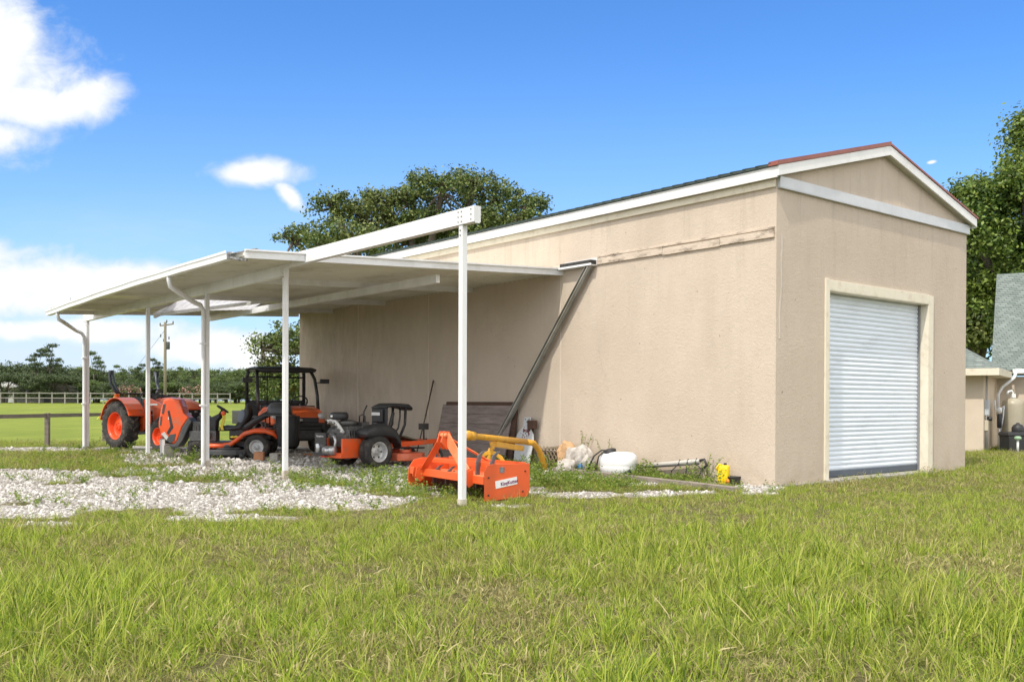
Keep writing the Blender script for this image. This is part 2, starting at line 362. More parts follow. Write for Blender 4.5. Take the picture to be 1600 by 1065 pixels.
# ------------------------------------------------------------------ scatter by geometry nodes
def proto_collection(name, objs):
    c = bpy.data.collections.new(name)
    for o in objs: c.objects.link(o)
    return c
def scatter(name, coll, pos, rot, scl, idx, label, cat):
    me = bpy.data.meshes.new(name); me.vertices.add(len(pos)); me.vertices.foreach_set('co', pos.astype(np.float32).ravel())
    a = me.attributes.new('rot', 'FLOAT_VECTOR', 'POINT'); a.data.foreach_set('vector', rot.astype(np.float32).ravel())
    a = me.attributes.new('scl', 'FLOAT_VECTOR', 'POINT'); a.data.foreach_set('vector', scl.astype(np.float32).ravel())
    a = me.attributes.new('idx', 'INT', 'POINT'); a.data.foreach_set('value', idx.astype(np.int32))
    me.update(); o = bpy.data.objects.new(name, me); COL.objects.link(o)
    g = bpy.data.node_groups.new(name, 'GeometryNodeTree')
    g.interface.new_socket('Geometry', in_out='INPUT', socket_type='NodeSocketGeometry'); g.interface.new_socket('Geometry', in_out='OUTPUT', socket_type='NodeSocketGeometry')
    n = g.nodes; l = g.links; gi = n.new('NodeGroupInput'); go = n.new('NodeGroupOutput'); ci = n.new('GeometryNodeCollectionInfo')
    ci.inputs['Collection'].default_value = coll; ci.inputs['Separate Children'].default_value = True; ci.inputs['Reset Children'].default_value = True
    ip = n.new('GeometryNodeInstanceOnPoints'); ip.inputs['Pick Instance'].default_value = True
    mp = n.new('GeometryNodeMeshToPoints'); l.new(gi.outputs[0], mp.inputs['Mesh'])
    def na(nm, t):
        q = n.new('GeometryNodeInputNamedAttribute'); q.data_type = t; q.inputs['Name'].default_value = nm; return q.outputs[0]
    l.new(mp.outputs[0], ip.inputs['Points']); l.new(ci.outputs[0], ip.inputs['Instance']); l.new(na('idx', 'INT'), ip.inputs['Instance Index'])
    l.new(na('rot', 'FLOAT_VECTOR'), ip.inputs['Rotation']); l.new(na('scl', 'FLOAT_VECTOR'), ip.inputs['Scale']); l.new(ip.outputs[0], go.inputs[0])
    md = o.modifiers.new('scatter', 'NODES'); md.node_group = g
    return tag(o, label, cat, kind='stuff')

def leafmat(name, stops, transl=.35, macro=.5, rough=.55, macro_c=(.20,.17,.07), mthr=(.52,.72)):
    m = bpy.data.materials.new(name); m.use_nodes = True; nt = m.node_tree; N = nt.nodes; L = nt.links; b = N['Principled BSDF']
    g = N.new('ShaderNodeNewGeometry'); r = N.new('ShaderNodeValToRGB'); e = r.color_ramp.elements
    while len(e) < len(stops): e.new(.5)
    for q, (p, c) in zip(e, stops): q.position = p; q.color = (*c, 1)
    L.new(g.outputs['Random Per Island'], r.inputs[0])
    n = N.new('ShaderNodeTexNoise'); n.inputs['Scale'].default_value = macro; n.inputs['Detail'].default_value = 6; n.inputs['Roughness'].default_value = .7; L.new(g.outputs['Position'], n.inputs['Vector'])
    mr = N.new('ShaderNodeMapRange'); mr.inputs[1].default_value = mthr[0]; mr.inputs[2].default_value = mthr[1]; mr.inputs[4].default_value = .75; L.new(n.outputs['Fac'], mr.inputs[0])
    mx = N.new('ShaderNodeMix'); mx.data_type = 'RGBA'; L.new(mr.outputs[0], mx.inputs['Factor']); L.new(r.outputs[0], mx.inputs['A']); mx.inputs['B'].default_value = (*macro_c, 1)
    L.new(mx.outputs['Result'], b.inputs['Base Color']); b.inputs['Roughness'].default_value = rough; b.inputs['Specular IOR Level'].default_value = .3
    tr = N.new('ShaderNodeBsdfTranslucent'); L.new(mx.outputs['Result'], tr.inputs[0]); ms = N.new('ShaderNodeMixShader'); ms.inputs[0].default_value = transl
    L.new(b.outputs[0], ms.inputs[1]); L.new(tr.outputs[0], ms.inputs[2]); L.new(ms.outputs[0], N['Material Output'].inputs[0])
    return m
def tuft(name, nb, h, spread, width, mat, seed, lean=.5, seg=4):
    r = np.random.default_rng(seed); vs = []; fs = []
    for i in range(nb):
        a = r.uniform(0, 2*PI); rr = spread*math.sqrt(r.uniform()); bx, by = rr*math.cos(a), rr*math.sin(a)
        hh = h*r.uniform(.45, 1.1); da = a + r.normal(0, 1.0); ln = lean*abs(r.normal(.5, .45)); wv = width*r.uniform(.7, 1.3)
        fa = r.uniform(0, 2*PI); cx, cy = math.cos(fa)*wv/2, math.sin(fa)*wv/2; k = len(vs)
        for j in range(seg):
            t = j/seg; off = ln*hh*t**1.9; z = hh*(t - .25*ln*t**2.2); ww = 1-.25*t-.5*t**3
            px, py = bx+math.cos(da)*off, by+math.sin(da)*off
            vs += [(px-cx*ww, py-cy*ww, z), (px+cx*ww, py+cy*ww, z)]
        off = ln*hh; vs.append((bx+math.cos(da)*off, by+math.sin(da)*off, hh*(1-.25*ln)))
        for j in range(seg-1): fs.append((k+2*j, k+2*j+1, k+2*j+3, k+2*j+2))
        fs.append((k+2*seg-2, k+2*seg-1, k+2*seg))
    me = bpy.data.meshes.new(name); me.from_pydata(vs, [], fs); me.materials.append(mat); me.update()
    return bpy.data.objects.new(name, me)
GRM = leafmat('grass_blade', [(0, (.07,.12,.015)), (.22, (.20,.30,.03)), (.5, (.36,.46,.045)), (.78, (.54,.58,.11)), (.90, (.58,.50,.27)), (1, (.34,.23,.13))], .4, .9, macro_c=(.32,.27,.11), mthr=(.50,.72))
tufts = [tuft('tuft_a%d' % i, 22, .20, .09, .0085, GRM, 100+i, 1.15) for i in range(5)]
tufts += [tuft('tuft_b%d' % i, 30, .10, .11, .008, GRM, 200+i, 1.3, 3) for i in range(4)]
tufts += [tuft('tuft_c%d' % i, 14, .34, .06, .009, GRM, 300+i, .75, 5) for i in range(3)]
STRW = leafmat('dead_thatch', [(0, (.17,.15,.05)), (.5, (.33,.30,.11)), (1, (.50,.43,.22))], .2, 1.2, macro_c=(.24,.22,.09), mthr=(.5,.7))
tufts += [tuft('tuft_d%d' % i, 34, .045, .13, .006, STRW, 400+i, 2.6, 3) for i in range(3)]
TC = proto_collection('grass_tufts', tufts)
def zone(y0, y1, dens, rng, margin=2.0):
    n = int(dens*(y1-y0)*(2*(.56*(y0+y1)/2+margin))); y = rng.uniform(y0, y1, n)
    wmax = .56*y1+margin; x = rng.uniform(-wmax, wmax, n); k = np.abs(x) < .56*y+margin
    return x[k], y[k]
GX, GY, GI, GSC = [], [], [], []
for y0, y1, d in ((2.8, 6, 340), (6, 9.5, 230), (9.5, 14, 130), (14, 20, 110), (20, 28, 60)):
    x, y = zone(y0, y1, d*1.25, RNG)
    g = gravel_mask(x, y); u, v = uv_of(x, y)
    inb = (u > -.03) & (u < 6.1) & (v > -.03) & (v < 15.5)
    under = (u > -4.6) & (u < 0) & (v > 5) & (v < 17)
    bare = fbm(x*.9, y*.9, 40, 4); dn = np.clip(1.55-g*3.4, .0, 1)*(np.where(under, .12, 1.0))*np.where(bare < .40, .7, 1.0)
    k = (~inb) & (RNG.uniform(size=len(x)) < dn)
    x, y, g, bare = x[k], y[k], g[k], bare[k]
    hp = fbm(x*.55, y*.55, 60, 3)              # height patches
    nearness = sstep(13.5, 7.5, y)
    tall = np.clip((hp-.38)*2.6, 0, 1)*sstep(10.5, 4.5, y)
    r = RNG.uniform(size=len(x))
    idx = np.where(r < .10+.30*tall, RNG.integers(9, 12, len(x)), np.where(r < .28+.6*tall, RNG.integers(0, 5, len(x)), RNG.integers(5, 9, len(x))))
    idx = np.where((y > 12) & (idx >= 9), RNG.integers(5, 9, len(x)), idx)
    th_ = (RNG.uniform(size=len(x)) < np.where(bare < .42, .48, .11)); idx = np.where(th_, RNG.integers(12, 15, len(x)), idx)
    sc = (.43+.26*tall+.06*nearness)*RNG.uniform(.55, 1.35, len(x))*np.where(th_, 2.0, 1.0)*np.where(g > .12, .8, 1)*(1+.5*sstep(11, 17, y))
    GX.append(x); GY.append(y); GI.append(idx); GSC.append(sc)
x, y, idx, sc = map(np.concatenate, (GX, GY, GI, GSC)); n = len(x)
pos = np.stack([x, y, gz(x, y)-.004], 1); rot = np.stack([RNG.normal(0, .28, n), RNG.normal(0, .28, n), RNG.uniform(0, 2*PI, n)], 1)
scatter('grass', TC, pos, rot, np.stack([sc*1.15, sc*1.15, sc], 1), idx, 'rough green lawn of long uneven grass blades', 'grass')

# loose limestone chips
def chip(name, seed, mat):
    r = np.random.default_rng(seed); m = MB(); m.ell((0,0,0), (1,.8,.55), 6, 4); m.v = [tuple(np.array(v)*(1+r.normal(0, .22))) for v in m.v]; m.s = [False]*len(m.s)
    me = bpy.data.meshes.new(name); me.from_pydata(m.v, [], m.f); me.materials.append(mat); return bpy.data.objects.new(name, me)
STM = [M('limestone_white', (.68,.665,.64), (.50,.475,.44), .9, nscale=4, spec=.2), M('limestone_grey', (.40,.375,.34), (.25,.23,.20), .9, nscale=4, spec=.2)]
chips = [chip('chip%d' % i, i+5, STM[0 if i < 3 else 1]) for i in range(6)]
CC = proto_collection('gravel_chips', chips)
x, y = zone(8.5, 24, 520, RNG, 1.5); g = gravel_mask(x, y); u, v = uv_of(x, y); gj = g+(RNG.uniform(size=len(x))-.5)*.25
k = (gj > .42) & ~((u > -.02) & (u < 6.05) & (v > -.02)) ; k &= RNG.uniform(size=len(x)) < np.clip(g*1.2, 0, 1)*np.clip(13/y, .25, 1)
x, y = x[k], y[k]; n = len(x); s = np.clip(RNG.lognormal(-4.12, .42, n), .006, .045)*np.clip(y/13, .9, 1.5)
scatter('gravel', CC, np.stack([x, y, gz(x, y)+.002], 1), RNG.uniform(0, 6.28, (n, 3)), np.stack([s]*3, 1), RNG.integers(0, 6, n), 'loose white limestone gravel spread over the yard', 'gravel')

# broad-leaved creeping weeds
def weed(name, seed, mat, nst=9, h=.14, leaf=.03, spread=.16):
    r = np.random.default_rng(seed); vs = []; fs = []
    for i in range(nst):
        a = r.uniform(0, 2*PI); e = r.uniform(.4, 1.0)
        for j in range(7):
            t = (j+1)/7; c = np.array([math.cos(a)*spread*t*e, math.sin(a)*spread*t*e, h*t**.7*(1.25-e*.6)]) + r.normal(0, .008, 3)
            d = r.normal(0, 1, 3); d[2] = abs(d[2])*.5; d /= np.linalg.norm(d); q = np.cross(d, r.normal(0, 1, 3)); q /= np.linalg.norm(q); l = leaf*r.uniform(.6, 1.2); k = len(vs)
            vs += [tuple(c), tuple(c+d*l*.5+q*l*.38), tuple(c+d*l*1.1), tuple(c+d*l*.5-q*l*.38)]; fs.append((k, k+1, k+2, k+3))
    me = bpy.data.meshes.new(name); me.from_pydata(vs, [], fs); me.materials.append(mat); me.update(); return bpy.data.objects.new(name, me)
WDM = leafmat('weed_leaf', [(0, (.10,.17,.025)), (.5, (.17,.26,.035)), (.85, (.26,.34,.055)), (1, (.34,.33,.10))], .3, 2.0, macro_c=(.16,.20,.05), mthr=(.6,.8))
WC = proto_collection('weed_clumps', [weed('weed%d' % i, 30+i, WDM) for i in range(5)] + [weed('weed_t%d' % i, 50+i, WDM, 10, .30, .035, .16) for i in range(3)])
WXY = []; WS = []; WI = []
def weeds_at(x, y, s, tall=False):
    WXY.append((x, y)); WS.append(s); WI.append(RNG.integers(5, 8) if tall else RNG.integers(0, 5))
x, y = zone(9, 22, 26, RNG, 1.5); g = gravel_mask(x, y); f = fbm(x*1.3, y*1.3, 77, 3); u, v = uv_of(x, y)
k = (g > .08) & (g < .62) & (f > .38) & ~((u > -.1) & (v > -.2)) & ~((u > -4.3) & (v > 5)) & (RNG.uniform(size=len(x)) < np.clip(1.2-g*1.4, 0, 1))
for a, c in zip(x[k], y[k]): weeds_at(a, c, RNG.uniform(.5, 1.0))
for cx, cy, rx, ry, a in GS+[(620,770,70,8,1),(700,752,60,8,1),(900,745,80,7,1),(560,738,60,4,1)]:
    c0, c1_ = G(cx, cy+ry), G(cx, cy-ry); area = abs(c1_.y-c0.y)*abs(G(cx+rx, cy).x-G(cx-rx, cy).x)
    for i in range(int(min(area*8, 320))):
        t_, q_ = RNG.uniform(0, 2*PI), math.sqrt(RNG.uniform()); p_ = G(cx+rx*q_*math.cos(t_)*1.1, cy+ry*q_*math.sin(t_)*1.25)
        if fbm(np.array([p_.x*1.1]), np.array([p_.y*1.1]), 91, 3)[0] > .40: weeds_at(p_.x, p_.y, RNG.uniform(.45, 1.05), RNG.uniform() < .06)
for i in range(230):      # dense strip along the foot of the side wall
    v_ = RNG.uniform(.35, 6.8); u_ = -.08-abs(RNG.normal(0, .42)); p = B(u_, v_); weeds_at(p.x, p.y, RNG.uniform(.5, 1.15), RNG.uniform() < .28)
for i in range(260):      # around the box scraper and up to the wall
    p = G(RNG.uniform(820, 1010), RNG.uniform(728, 765)); 
    uu = (p-C1).dot(U)
    if uu < -.1: weeds_at(p.x, p.y, RNG.uniform(.5, 1.1), RNG.uniform() < .15)
for px, py, sp, n_ in ((128,702,.25,14),(215,708,.9,34),(300,722,.3,16),(640,760,.7,26),(700,775,.6,20),(480,745,.9,30),(560,760,.8,22),(880,725,.4,26)):
    c = G(px, py)
    for i in range(n_): weeds_at(c.x+RNG.normal(0, sp), c.y+RNG.normal(0, sp*.5), RNG.uniform(.6, 1.2), RNG.uniform() < .2)
q = np.array(WXY); n = len(q); s = np.array(WS)
uq, vq = uv_of(q[:, 0], q[:, 1]); tb0, tb1 = G(868, 737), G(1150, 769); ex, ey = tb1.x-tb0.x, tb1.y-tb0.y; tt = np.clip(((q[:, 0]-tb0.x)*ex+(q[:, 1]-tb0.y)*ey)/(ex*ex+ey*ey), 0, 1)
dx_, dy_ = q[:, 0]-tb0.x-tt*ex, q[:, 1]-tb0.y-tt*ey; dtb = np.hypot(dx_, dy_); infr = (dy_ < 0) & (tt > 0) & (tt < 1)
k = ~((uq > -.03) & (vq > 0)) & ~(dtb < .13) & ~(infr & (dtb < .45)) & ~((uq > -.75) & (vq > .25) & (vq < .95) & (RNG.uniform(size=len(uq)) < .85)); q = q[k]; s = s[k]; wi = np.array(WI)[k]; n = len(q)
scatter('weeds', WC, np.stack([q[:, 0], q[:, 1], gz(q[:, 0], q[:, 1])], 1), np.stack([np.zeros(n), np.zeros(n), RNG.uniform(0, 6.28, n)], 1), np.stack([s]*3, 1), wi, 'low leafy green weeds creeping over gravel and wall foot', 'weeds')
# ------------------------------------------------------------------ barn building
WHITE = M('white_paint', (.80,.80,.79), (.72,.72,.71), .45, nscale=2, dirt=(.45,.43,.38), dirt_amt=.35, dirt_scale=1.6)
WALUM = M('white_aluminium', (.78,.79,.80), (.70,.71,.72), .35, nscale=1.5, dirt=(.42,.40,.34), dirt_amt=.4, dirt_scale=1.3, stretch=(1,1,.5))
CREAM = M('cream_trim_paint', (.76,.70,.57), (.71,.65,.52), .6, nscale=3, dirt=(.42,.32,.22), dirt_amt=.4, dirt_scale=5)
PEEL = M('peeling_beige_board', (.60,.505,.41), (.52,.43,.345), .7, nscale=5, dirt=(.06,.04,.025), dirt_amt=1.0, dirt_scale=4.0, stretch=(1,.7,2.4), bump=.3, bscale=30)
DARKGAP = M('dark_gap', (.02,.018,.015), rough=.9)
CONC = M('concrete', (.42,.40,.36), (.30,.28,.25), .9, nscale=8, bump=.4, bscale=70)

def stucco(name, c1, c2):
    m = bpy.data.materials.new(name); m.use_nodes = True; nt = m.node_tree; N = nt.nodes; L = nt.links; b = N['Principled BSDF']
    b.inputs['Roughness'].default_value = .92; b.inputs['Specular IOR Level'].default_value = .2
    tc = N.new('ShaderNodeTexCoord')
    def no(scale, det, rough, st=None, dist=0):
        mp = N.new('ShaderNodeMapping'); L.new(tc.outputs['Object'], mp.inputs[0])
        if st: mp.inputs['Scale'].default_value = st
        n = N.new('ShaderNodeTexNoise'); n.inputs['Scale'].default_value = scale; n.inputs['Detail'].default_value = det; n.inputs['Roughness'].default_value = rough; n.inputs['Distortion'].default_value = dist
        L.new(mp.outputs[0], n.inputs['Vector']); return n.outputs['Fac']
    def rp(f, st):
        r = N.new('ShaderNodeValToRGB'); e = r.color_ramp.elements
        while len(e) < len(st): e.new(.5)
        for q, (p, c) in zip(e, st): q.position = p; q.color = (*c, 1)
        L.new(f, r.inputs[0]); return r.outputs[0]
    def mx(f, a, c):
        k = N.new('ShaderNodeMix'); k.data_type = 'RGBA'; L.new(f, k.inputs['Factor'])
        for q, x in (('A', a), ('B', c)):
            if isinstance(x, tuple): k.inputs[q].default_value = (*x, 1)
            else: L.new(x, k.inputs[q])
        return k.outputs['Result']
    base = rp(no(.7, 7, .65), [(.32, c1), (.70, c2)])
    base = mx(rp(no(30, 5, .7), [(.35, (0,0,0)), (.75, (.34,)*3)]), base, tuple(x*.80 for x in c1))
    base = mx(rp(no(1.3, 8, .7, (1, 1, .28)), [(.48, (0,0,0)), (.78, (.45,)*3)]), base, tuple(x*.80 for x in c2))
    sp = N.new('ShaderNodeSeparateXYZ'); L.new(tc.outputs['Object'], sp.inputs[0])
    def mr(o, a, c_, d0=0, d1=1):
        k = N.new('ShaderNodeMapRange'); k.inputs[1].default_value = a; k.inputs[2].default_value = c_; k.inputs[3].default_value = d0; k.inputs[4].default_value = d1; L.new(o, k.inputs[0]); return k.outputs[0]
    def mul(a, c_):
        k = N.new('ShaderNodeMath'); k.operation = 'MULTIPLY'
        for i, x in enumerate((a, c_)):
            if isinstance(x, float): k.inputs[i].default_value = x
            else: L.new(x, k.inputs[i])
        return k.outputs[0]
    # mildew on the sheltered far half of the side wall, streaky
    mil = mul(mul(mr(sp.outputs[1], 8.0, 13.0), mr(sp.outputs[0], .3, .1)), mr(no(1.6, 9, .8, (1, 1.6, .6)), .38, .66, .05, .60))
    base = mx(mil, base, (.27,.235,.18))
    # rain streaks below the eave and the ledger, hairline cracks
    stk = mul(mul(mr(sp.outputs[2], 2.2, 4.4), mr(no(5.5, 6, .7, (1, 1, .07)), .54, .74, 0, .5)), 1.0)
    base = mx(stk, base, (.33,.28,.22))
    vn = N.new('ShaderNodeTexVoronoi'); vn.feature = 'DISTANCE_TO_EDGE'; vn.inputs['Scale'].default_value = .55
    wv_ = N.new('ShaderNodeMapping'); L.new(tc.outputs['Object'], wv_.inputs[0]); dv = N.new('ShaderNodeVectorMath'); dv.operation = 'ADD'
    dn_ = N.new('ShaderNodeTexNoise'); dn_.inputs['Scale'].default_value = 2.5; dn_.inputs['Detail'].default_value = 6; L.new(tc.outputs['Object'], dn_.inputs['Vector'])
    dsc = N.new('ShaderNodeVectorMath'); dsc.operation = 'SCALE'; dsc.inputs['Scale'].default_value = .5; L.new(dn_.outputs['Color'], dsc.inputs[0])
    L.new(wv_.outputs[0], dv.inputs[0]); L.new(dsc.outputs[0], dv.inputs[1]); L.new(dv.outputs[0], vn.inputs['Vector'])
    crk = mul(mr(vn.outputs['Distance'], .006, .001), mr(no(.9, 3, .5), .55, .66, 0, .16))
    base = mx(crk, base, (.18,.14,.11))
    # small knocks and specks
    base = mx(mul(mr(no(9, 3, .5), .72, .76, 0, .7), 1.0), base, (.22,.17,.12))
    # ground splash stain
    spl = mul(mr(sp.outputs[2], .55, .0), mr(no(3.5, 8, .7), .42, .7, 0, .5))
    base = mx(spl, base, (.36,.29,.20))
    L.new(base, b.inputs['Base Color'])
    bp = N.new('ShaderNodeBump'); bp.inputs['Strength'].default_value = .75; bp.inputs['Distance'].default_value = .014
    ad = N.new('ShaderNodeMath'); ad.operation = 'ADD'; L.new(no(17, 6, .68, None, 1.2), ad.inputs[0]); L.new(mul(no(70, 3, .6), .5), ad.inputs[1])
    L.new(ad.outputs[0], bp.inputs['Height']); L.new(bp.outputs[0], b.inputs['Normal'])
    return m
STUC = stucco('beige_stucco', (.61,.52,.428), (.535,.45,.362))
WUL, WVL = 6.0, 15.4           # gable width and wall length
ZE, ZR = 4.62, 5.41            # roof underside at eave and ridge
barn = thing('barn', 'tall beige stucco building with a white roll-up door', 'building', C1, TH)
DL, DR_, DT = 1.37, 4.53, 3.02
wb = MB()
gable = lambda v: [(0, .03, ), (WUL, .03)]
def zroof(u): return ZE + (ZR-ZE)*(1-abs(u-WUL/2)/(WUL/2))
# front wall with the door opening (thickness .22)
t = .22
wb.prism([(0,.03),(DL,.03),(DL,DT),(DL,zroof(DL)),(0,ZE)], 0, t)
wb.prism([(DR_,.03),(WUL,.03),(WUL,ZE),(DR_,zroof(DR_)),(DR_,DT)], 0, t)
wb.prism([(DL,DT),(DR_,DT),(DR_,zroof(DR_)),(WUL/2,ZR),(DL,zroof(DL))], 0, t)
wb.box(0, t, t, WVL, .0, ZE); wb.box(WUL-t, WUL, t, WVL, .0, ZE)
wb.prism([(t,0),(WUL-t,0),(WUL-t,ZE),(WUL/2,ZR),(t,ZE)], WVL-t, WVL)
wb.build('wall', STUC, barn)
fb = MB(); fb.box(-.015, WUL+.02, -.02, 0.2, -.12, .028); fb.box(-.015, .2, .2, WVL, -.12, -.005); fb.box(DL-.1, DR_+.1, -.16, .35, -.1, .05); fb.build('foundation', CONC, barn, .01)
# roof
RG = M('green_black_metal_roof', (.05,.075,.06), (.035,.05,.045), .5, .3, nscale=4)
RR = M('rust_red_trim', (.30,.085,.055), (.22,.06,.045), .5, nscale=5)
OE, OG = .14, .10
sl = (ZR-ZE)/(WUL/2)
def roofz(u): return ZE + sl*(WUL/2-abs(u-WUL/2))
rb = MB()
for sgn in (-1, 1):
    ue = WUL/2 + sgn*(WUL/2+OE+.03); z_e = ZR - sl*(WUL/2+OE+.03)
    a = [(WUL/2, ZR+.14), (ue, z_e+.14), (ue, z_e+.165), (WUL/2, ZR+.165)]
    rb.prism(a, -OG-.02, WVL+.12)
    k = 0
    vv_ = -OG+.1
    while vv_ < WVL+.1:
        rb.bar((WUL/2, vv_, ZR+.172), (ue-sgn*-.01, vv_, z_e+.172), .05, .026); vv_ += .23
rb.build('roof', RG, barn)
rt = MB()
for sgn in (-1, 1):
    ue = WUL/2 + sgn*(WUL/2+OE+.04); z_e = ZR - sl*(WUL/2+OE+.04)
    tk_ = .205 if sgn < 0 else .175; rt.prism([(WUL/2, ZR+.14), (ue, z_e+.14), (ue, z_e+tk_), (WUL/2, ZR+tk_)], -OG-.045, -OG+.12)
rt.build('rake_trim', RR, barn)
fa = MB()
for sgn in (-1, 1):
    ue = WUL/2 + sgn*(WUL/2+OE); z_e = ZR - sl*(WUL/2+OE)
    fa.prism([(WUL/2, ZR-.02), (ue, z_e-.02), (ue, z_e+.135), (WUL/2, ZR+.135)], -OG-.03, -OG+.0)
fa.build('rake_board', WHITE, barn, .004)
so = MB()
SOF = M('soffit_grey', (.55,.54,.49), rough=.7)
for sgn in (-1, 1):
    ue = WUL/2 + sgn*(WUL/2+OE-.03); z_e = ZR - sl*(WUL/2+OE-.03)
    so.prism([(WUL/2, ZR-.005), (ue, z_e-.005), (ue, z_e+.01), (WUL/2, ZR+.01)], -OG+.002, .0)
    ub = 0 if sgn < 0 else WUL
    x0, x1 = sorted((ub-.0*sgn, ub+sgn*(OE-.03))); so.box(x0, x1, 0.0, WVL+.1, ZE-.06, ZE-.045)
so.build('soffit', SOF, barn)
fe = MB()
z_e = ZR - sl*(WUL/2+OE)
for sgn, ub in ((-1, -OE), (1, WUL+OE)):
    x0, x1 = sorted((ub, ub-sgn*.03)); fe.box(x0, x1, -OG+.003, WVL+.1, z_e-.035, z_e+.13)
fe.build('eave_fascia', WHITE, barn, .004)
fz = MB(); fz.box(-.045, -.0, .01, WVL, 4.44, ZE-.065); fz.box(WUL, WUL+.045, .03, WVL, 4.44, ZE-.065); fz.build('frieze_board', CREAM, barn, .004)
bb_ = MB(); bb_.box(.02, 3.2, -.05, 0, 4.44, 4.60); bb_.box(3.203, WUL+.03, -.048, 0, 4.44, 4.598); bb_.box(.02, WUL+.03, -.055, .0, 4.425, 4.438); bb_.build('gable_band', M('galvanised_white_flashing', (.56,.58,.60), (.50,.52,.54), .4, .15, nscale=3), barn, .003)
# ledger board on the side wall, in pieces, with peeling paint
lb = MB()
for v0, v1, zo in ((.03, 1.02, 0), (1.025, 2.2, -.012), (2.205, 3.75, .004), (4.66, 6.0, 0), (6.005, WVL-.05, .0)):
    lb.box(-.035, 0, v0, v1, 3.70+zo, 3.815+zo)
lb.box(-.022, 0, .03, 3.75, 3.83, 3.865)
lb.build('ledger_board', PEEL, barn, .004)
# broken white flashing at the end of the ledger
fl = MB(); fl.box(-.16, -.0, 3.76, 4.62, 3.69, 3.705); fl.box(-.165, -.155, 3.76, 4.62, 3.69, 3.725); fl.box(-.012, 0, 3.76, 4.62, 3.69, 3.83)
fl.build('gutter_end_flashing', WALUM, barn)
dk = MB(); dk.box(-.15, -.014, 3.78, 4.60, 3.706, 3.79); dk.build('gutter_debris', M('black_debris', (.03,.028,.025), (.07,.065,.06), .95, nscale=30, bump=1, bscale=50), barn)
# faint vertical control joints and corner crack repairs
cj = MB()
for v_ in (4.72, 9.1, 12.2):
    cj = MB(); cj.box(-.006, 0, v_, v_+.03, 0.02, 3.68); cj.build('wall_joint', M('joint_caulk', (.66,.57,.48), rough=.9), barn)
ck = MB()
pts = [(.10+.03*math.sin(z*2.3)+.012*math.sin(z*9), -.004, z) for z in np.linspace(2.2, 3.75, 16)]
for a_, b_ in zip(pts[:-1], pts[1:]): ck.bar(a_, b_, .006, .035, up=(1,0,0))
ck.build('caulked_crack', M('grey_caulk', (.62,.55,.47), rough=.9), barn)
# door trim, jambs, roller curtain
tr_ = MB()
tr_.box(DL-.105, DL, -.03, 0, .03, DT+.18); tr_.box(DR_, DR_+.17, -.03, 0, .03, DT+.15); tr_.box(DL, DR_, -.03, 0, DT, DT+.165)
tr_.box(DL-.0, DL+.012, -.028, .17, .05, DT-.012); tr_.box(DR_-.012, DR_, -.028, .17, .05, DT-.012); tr_.box(DL+.012, DR_-.012, -.028, .17, DT-.012, DT)
tr_.build('door_trim', CREAM, barn, .005)
rd = MB(); n_s = 37; z0_, z1_ = .16, DT-.012; ph = (z1_-z0_)/n_s; prof = []
for i in range(n_s):
    zb = z0_+i*ph
    prof += [(.176, zb), (.174, zb+ph*.06), (.165, zb+ph*.20), (.159, zb+ph*.5), (.164, zb+ph*.82), (.174, zb+ph*.96)]
prof.append((.176, z1_))
u0_, u1_ = DL+.014, DR_-.014
vs_ = [(u, y_, z_) for y_, z_ in prof for u in (u0_, u1_)]
rd.add(vs_, [(2*i, 2*i+1, 2*i+3, 2*i+2) for i in range(len(prof)-1)], False)
DOORM = M('roller_door_paint', (.74,.80,.88), (.70,.76,.84), .38, .0, nscale=.8, dirt=(.45,.48,.52), dirt_amt=.35, dirt_scale=1.5, stretch=(1,1,4))
door = rd.build('roller_door', DOORM, barn)
bs = MB(); bs.box(u0_, u1_, .15, .185, .06, .16); bs.build('bottom_bar', M('dark_blue_grey_seal', (.08,.10,.13), rough=.5), door, .005)
for ug in (DL+.012, DR_-.03):
    gd = MB(); gd.box(ug, ug+.018, .12, .21, .05, DT-.012); gd.build('door_guide', M('guide_grey', (.25,.25,.25), rough=.5), barn)
bk = MB(); bk.box(DL-.1, DR_+.1, .23, .27, 0, DT+.3); bk.build('door_backing', DARKGAP, barn)

# ------------------------------------------------------------------ carport
cp = thing('carport', 'white aluminium lean-to carport roof against the side wall', 'carport', C1, TH)
UP, UG = -5.1, -6.1
def rz_(u): return 3.65 + (3.65-3.40)*u/6.1     # underside of the roof
def post(px, py, base_px, top, dx=0):
    v_, _ = PU(px, py, UP); v0, zb = PU(base_px, py, UP); zb = min(zb, .04)
    m = MB(); s = .076
    m.box(-s/2, s/2, -s/2, s/2, zb-.15, top, c=(UP, v_, 0))
    m.build('post', WALUM, cp, .006)
    q = MB(); q.box(-s/2-.004, s/2+.004, -s/2-.004, s/2+.004, zb-.10, zb+.10, c=(UP, v_, 0)); q.build('post_shoe', M('stained_shoe', (.62,.60,.54), (.34,.25,.16), .6, nscale=9), cp, .003)
    for dz in (-.10, -.04):
        q = MB(); q.lathe([(.009,0),(.009,.01)], (UP-s/2-.001, v_, top+dz-.03), (-1,0,0), 8); q.build('bolt', M('screw_grey', (.2,.2,.2), rough=.4, metal=.7), cp)
    return v_
vP5 = post(722, 792, 722, 3.38); vP4 = post(445.5, 741, 445.5, 3.36); vP3 = post(323, 727, 323, 3.33); vP2 = post(231, 716, 231, 3.30); vP1 = post(136.5, 703, 136.5, 3.28)
vend, _ = PU(746, 340, UP)
bm = MB(); bm.box(UP-.05, UP+.05, vend, vP4+.04, 3.375, 3.565); bm.box(UP-.035, UP+.035, vend-.001, vend+.002, 3.36, 3.38)
bm.build('beam', WALUM, cp, .006)
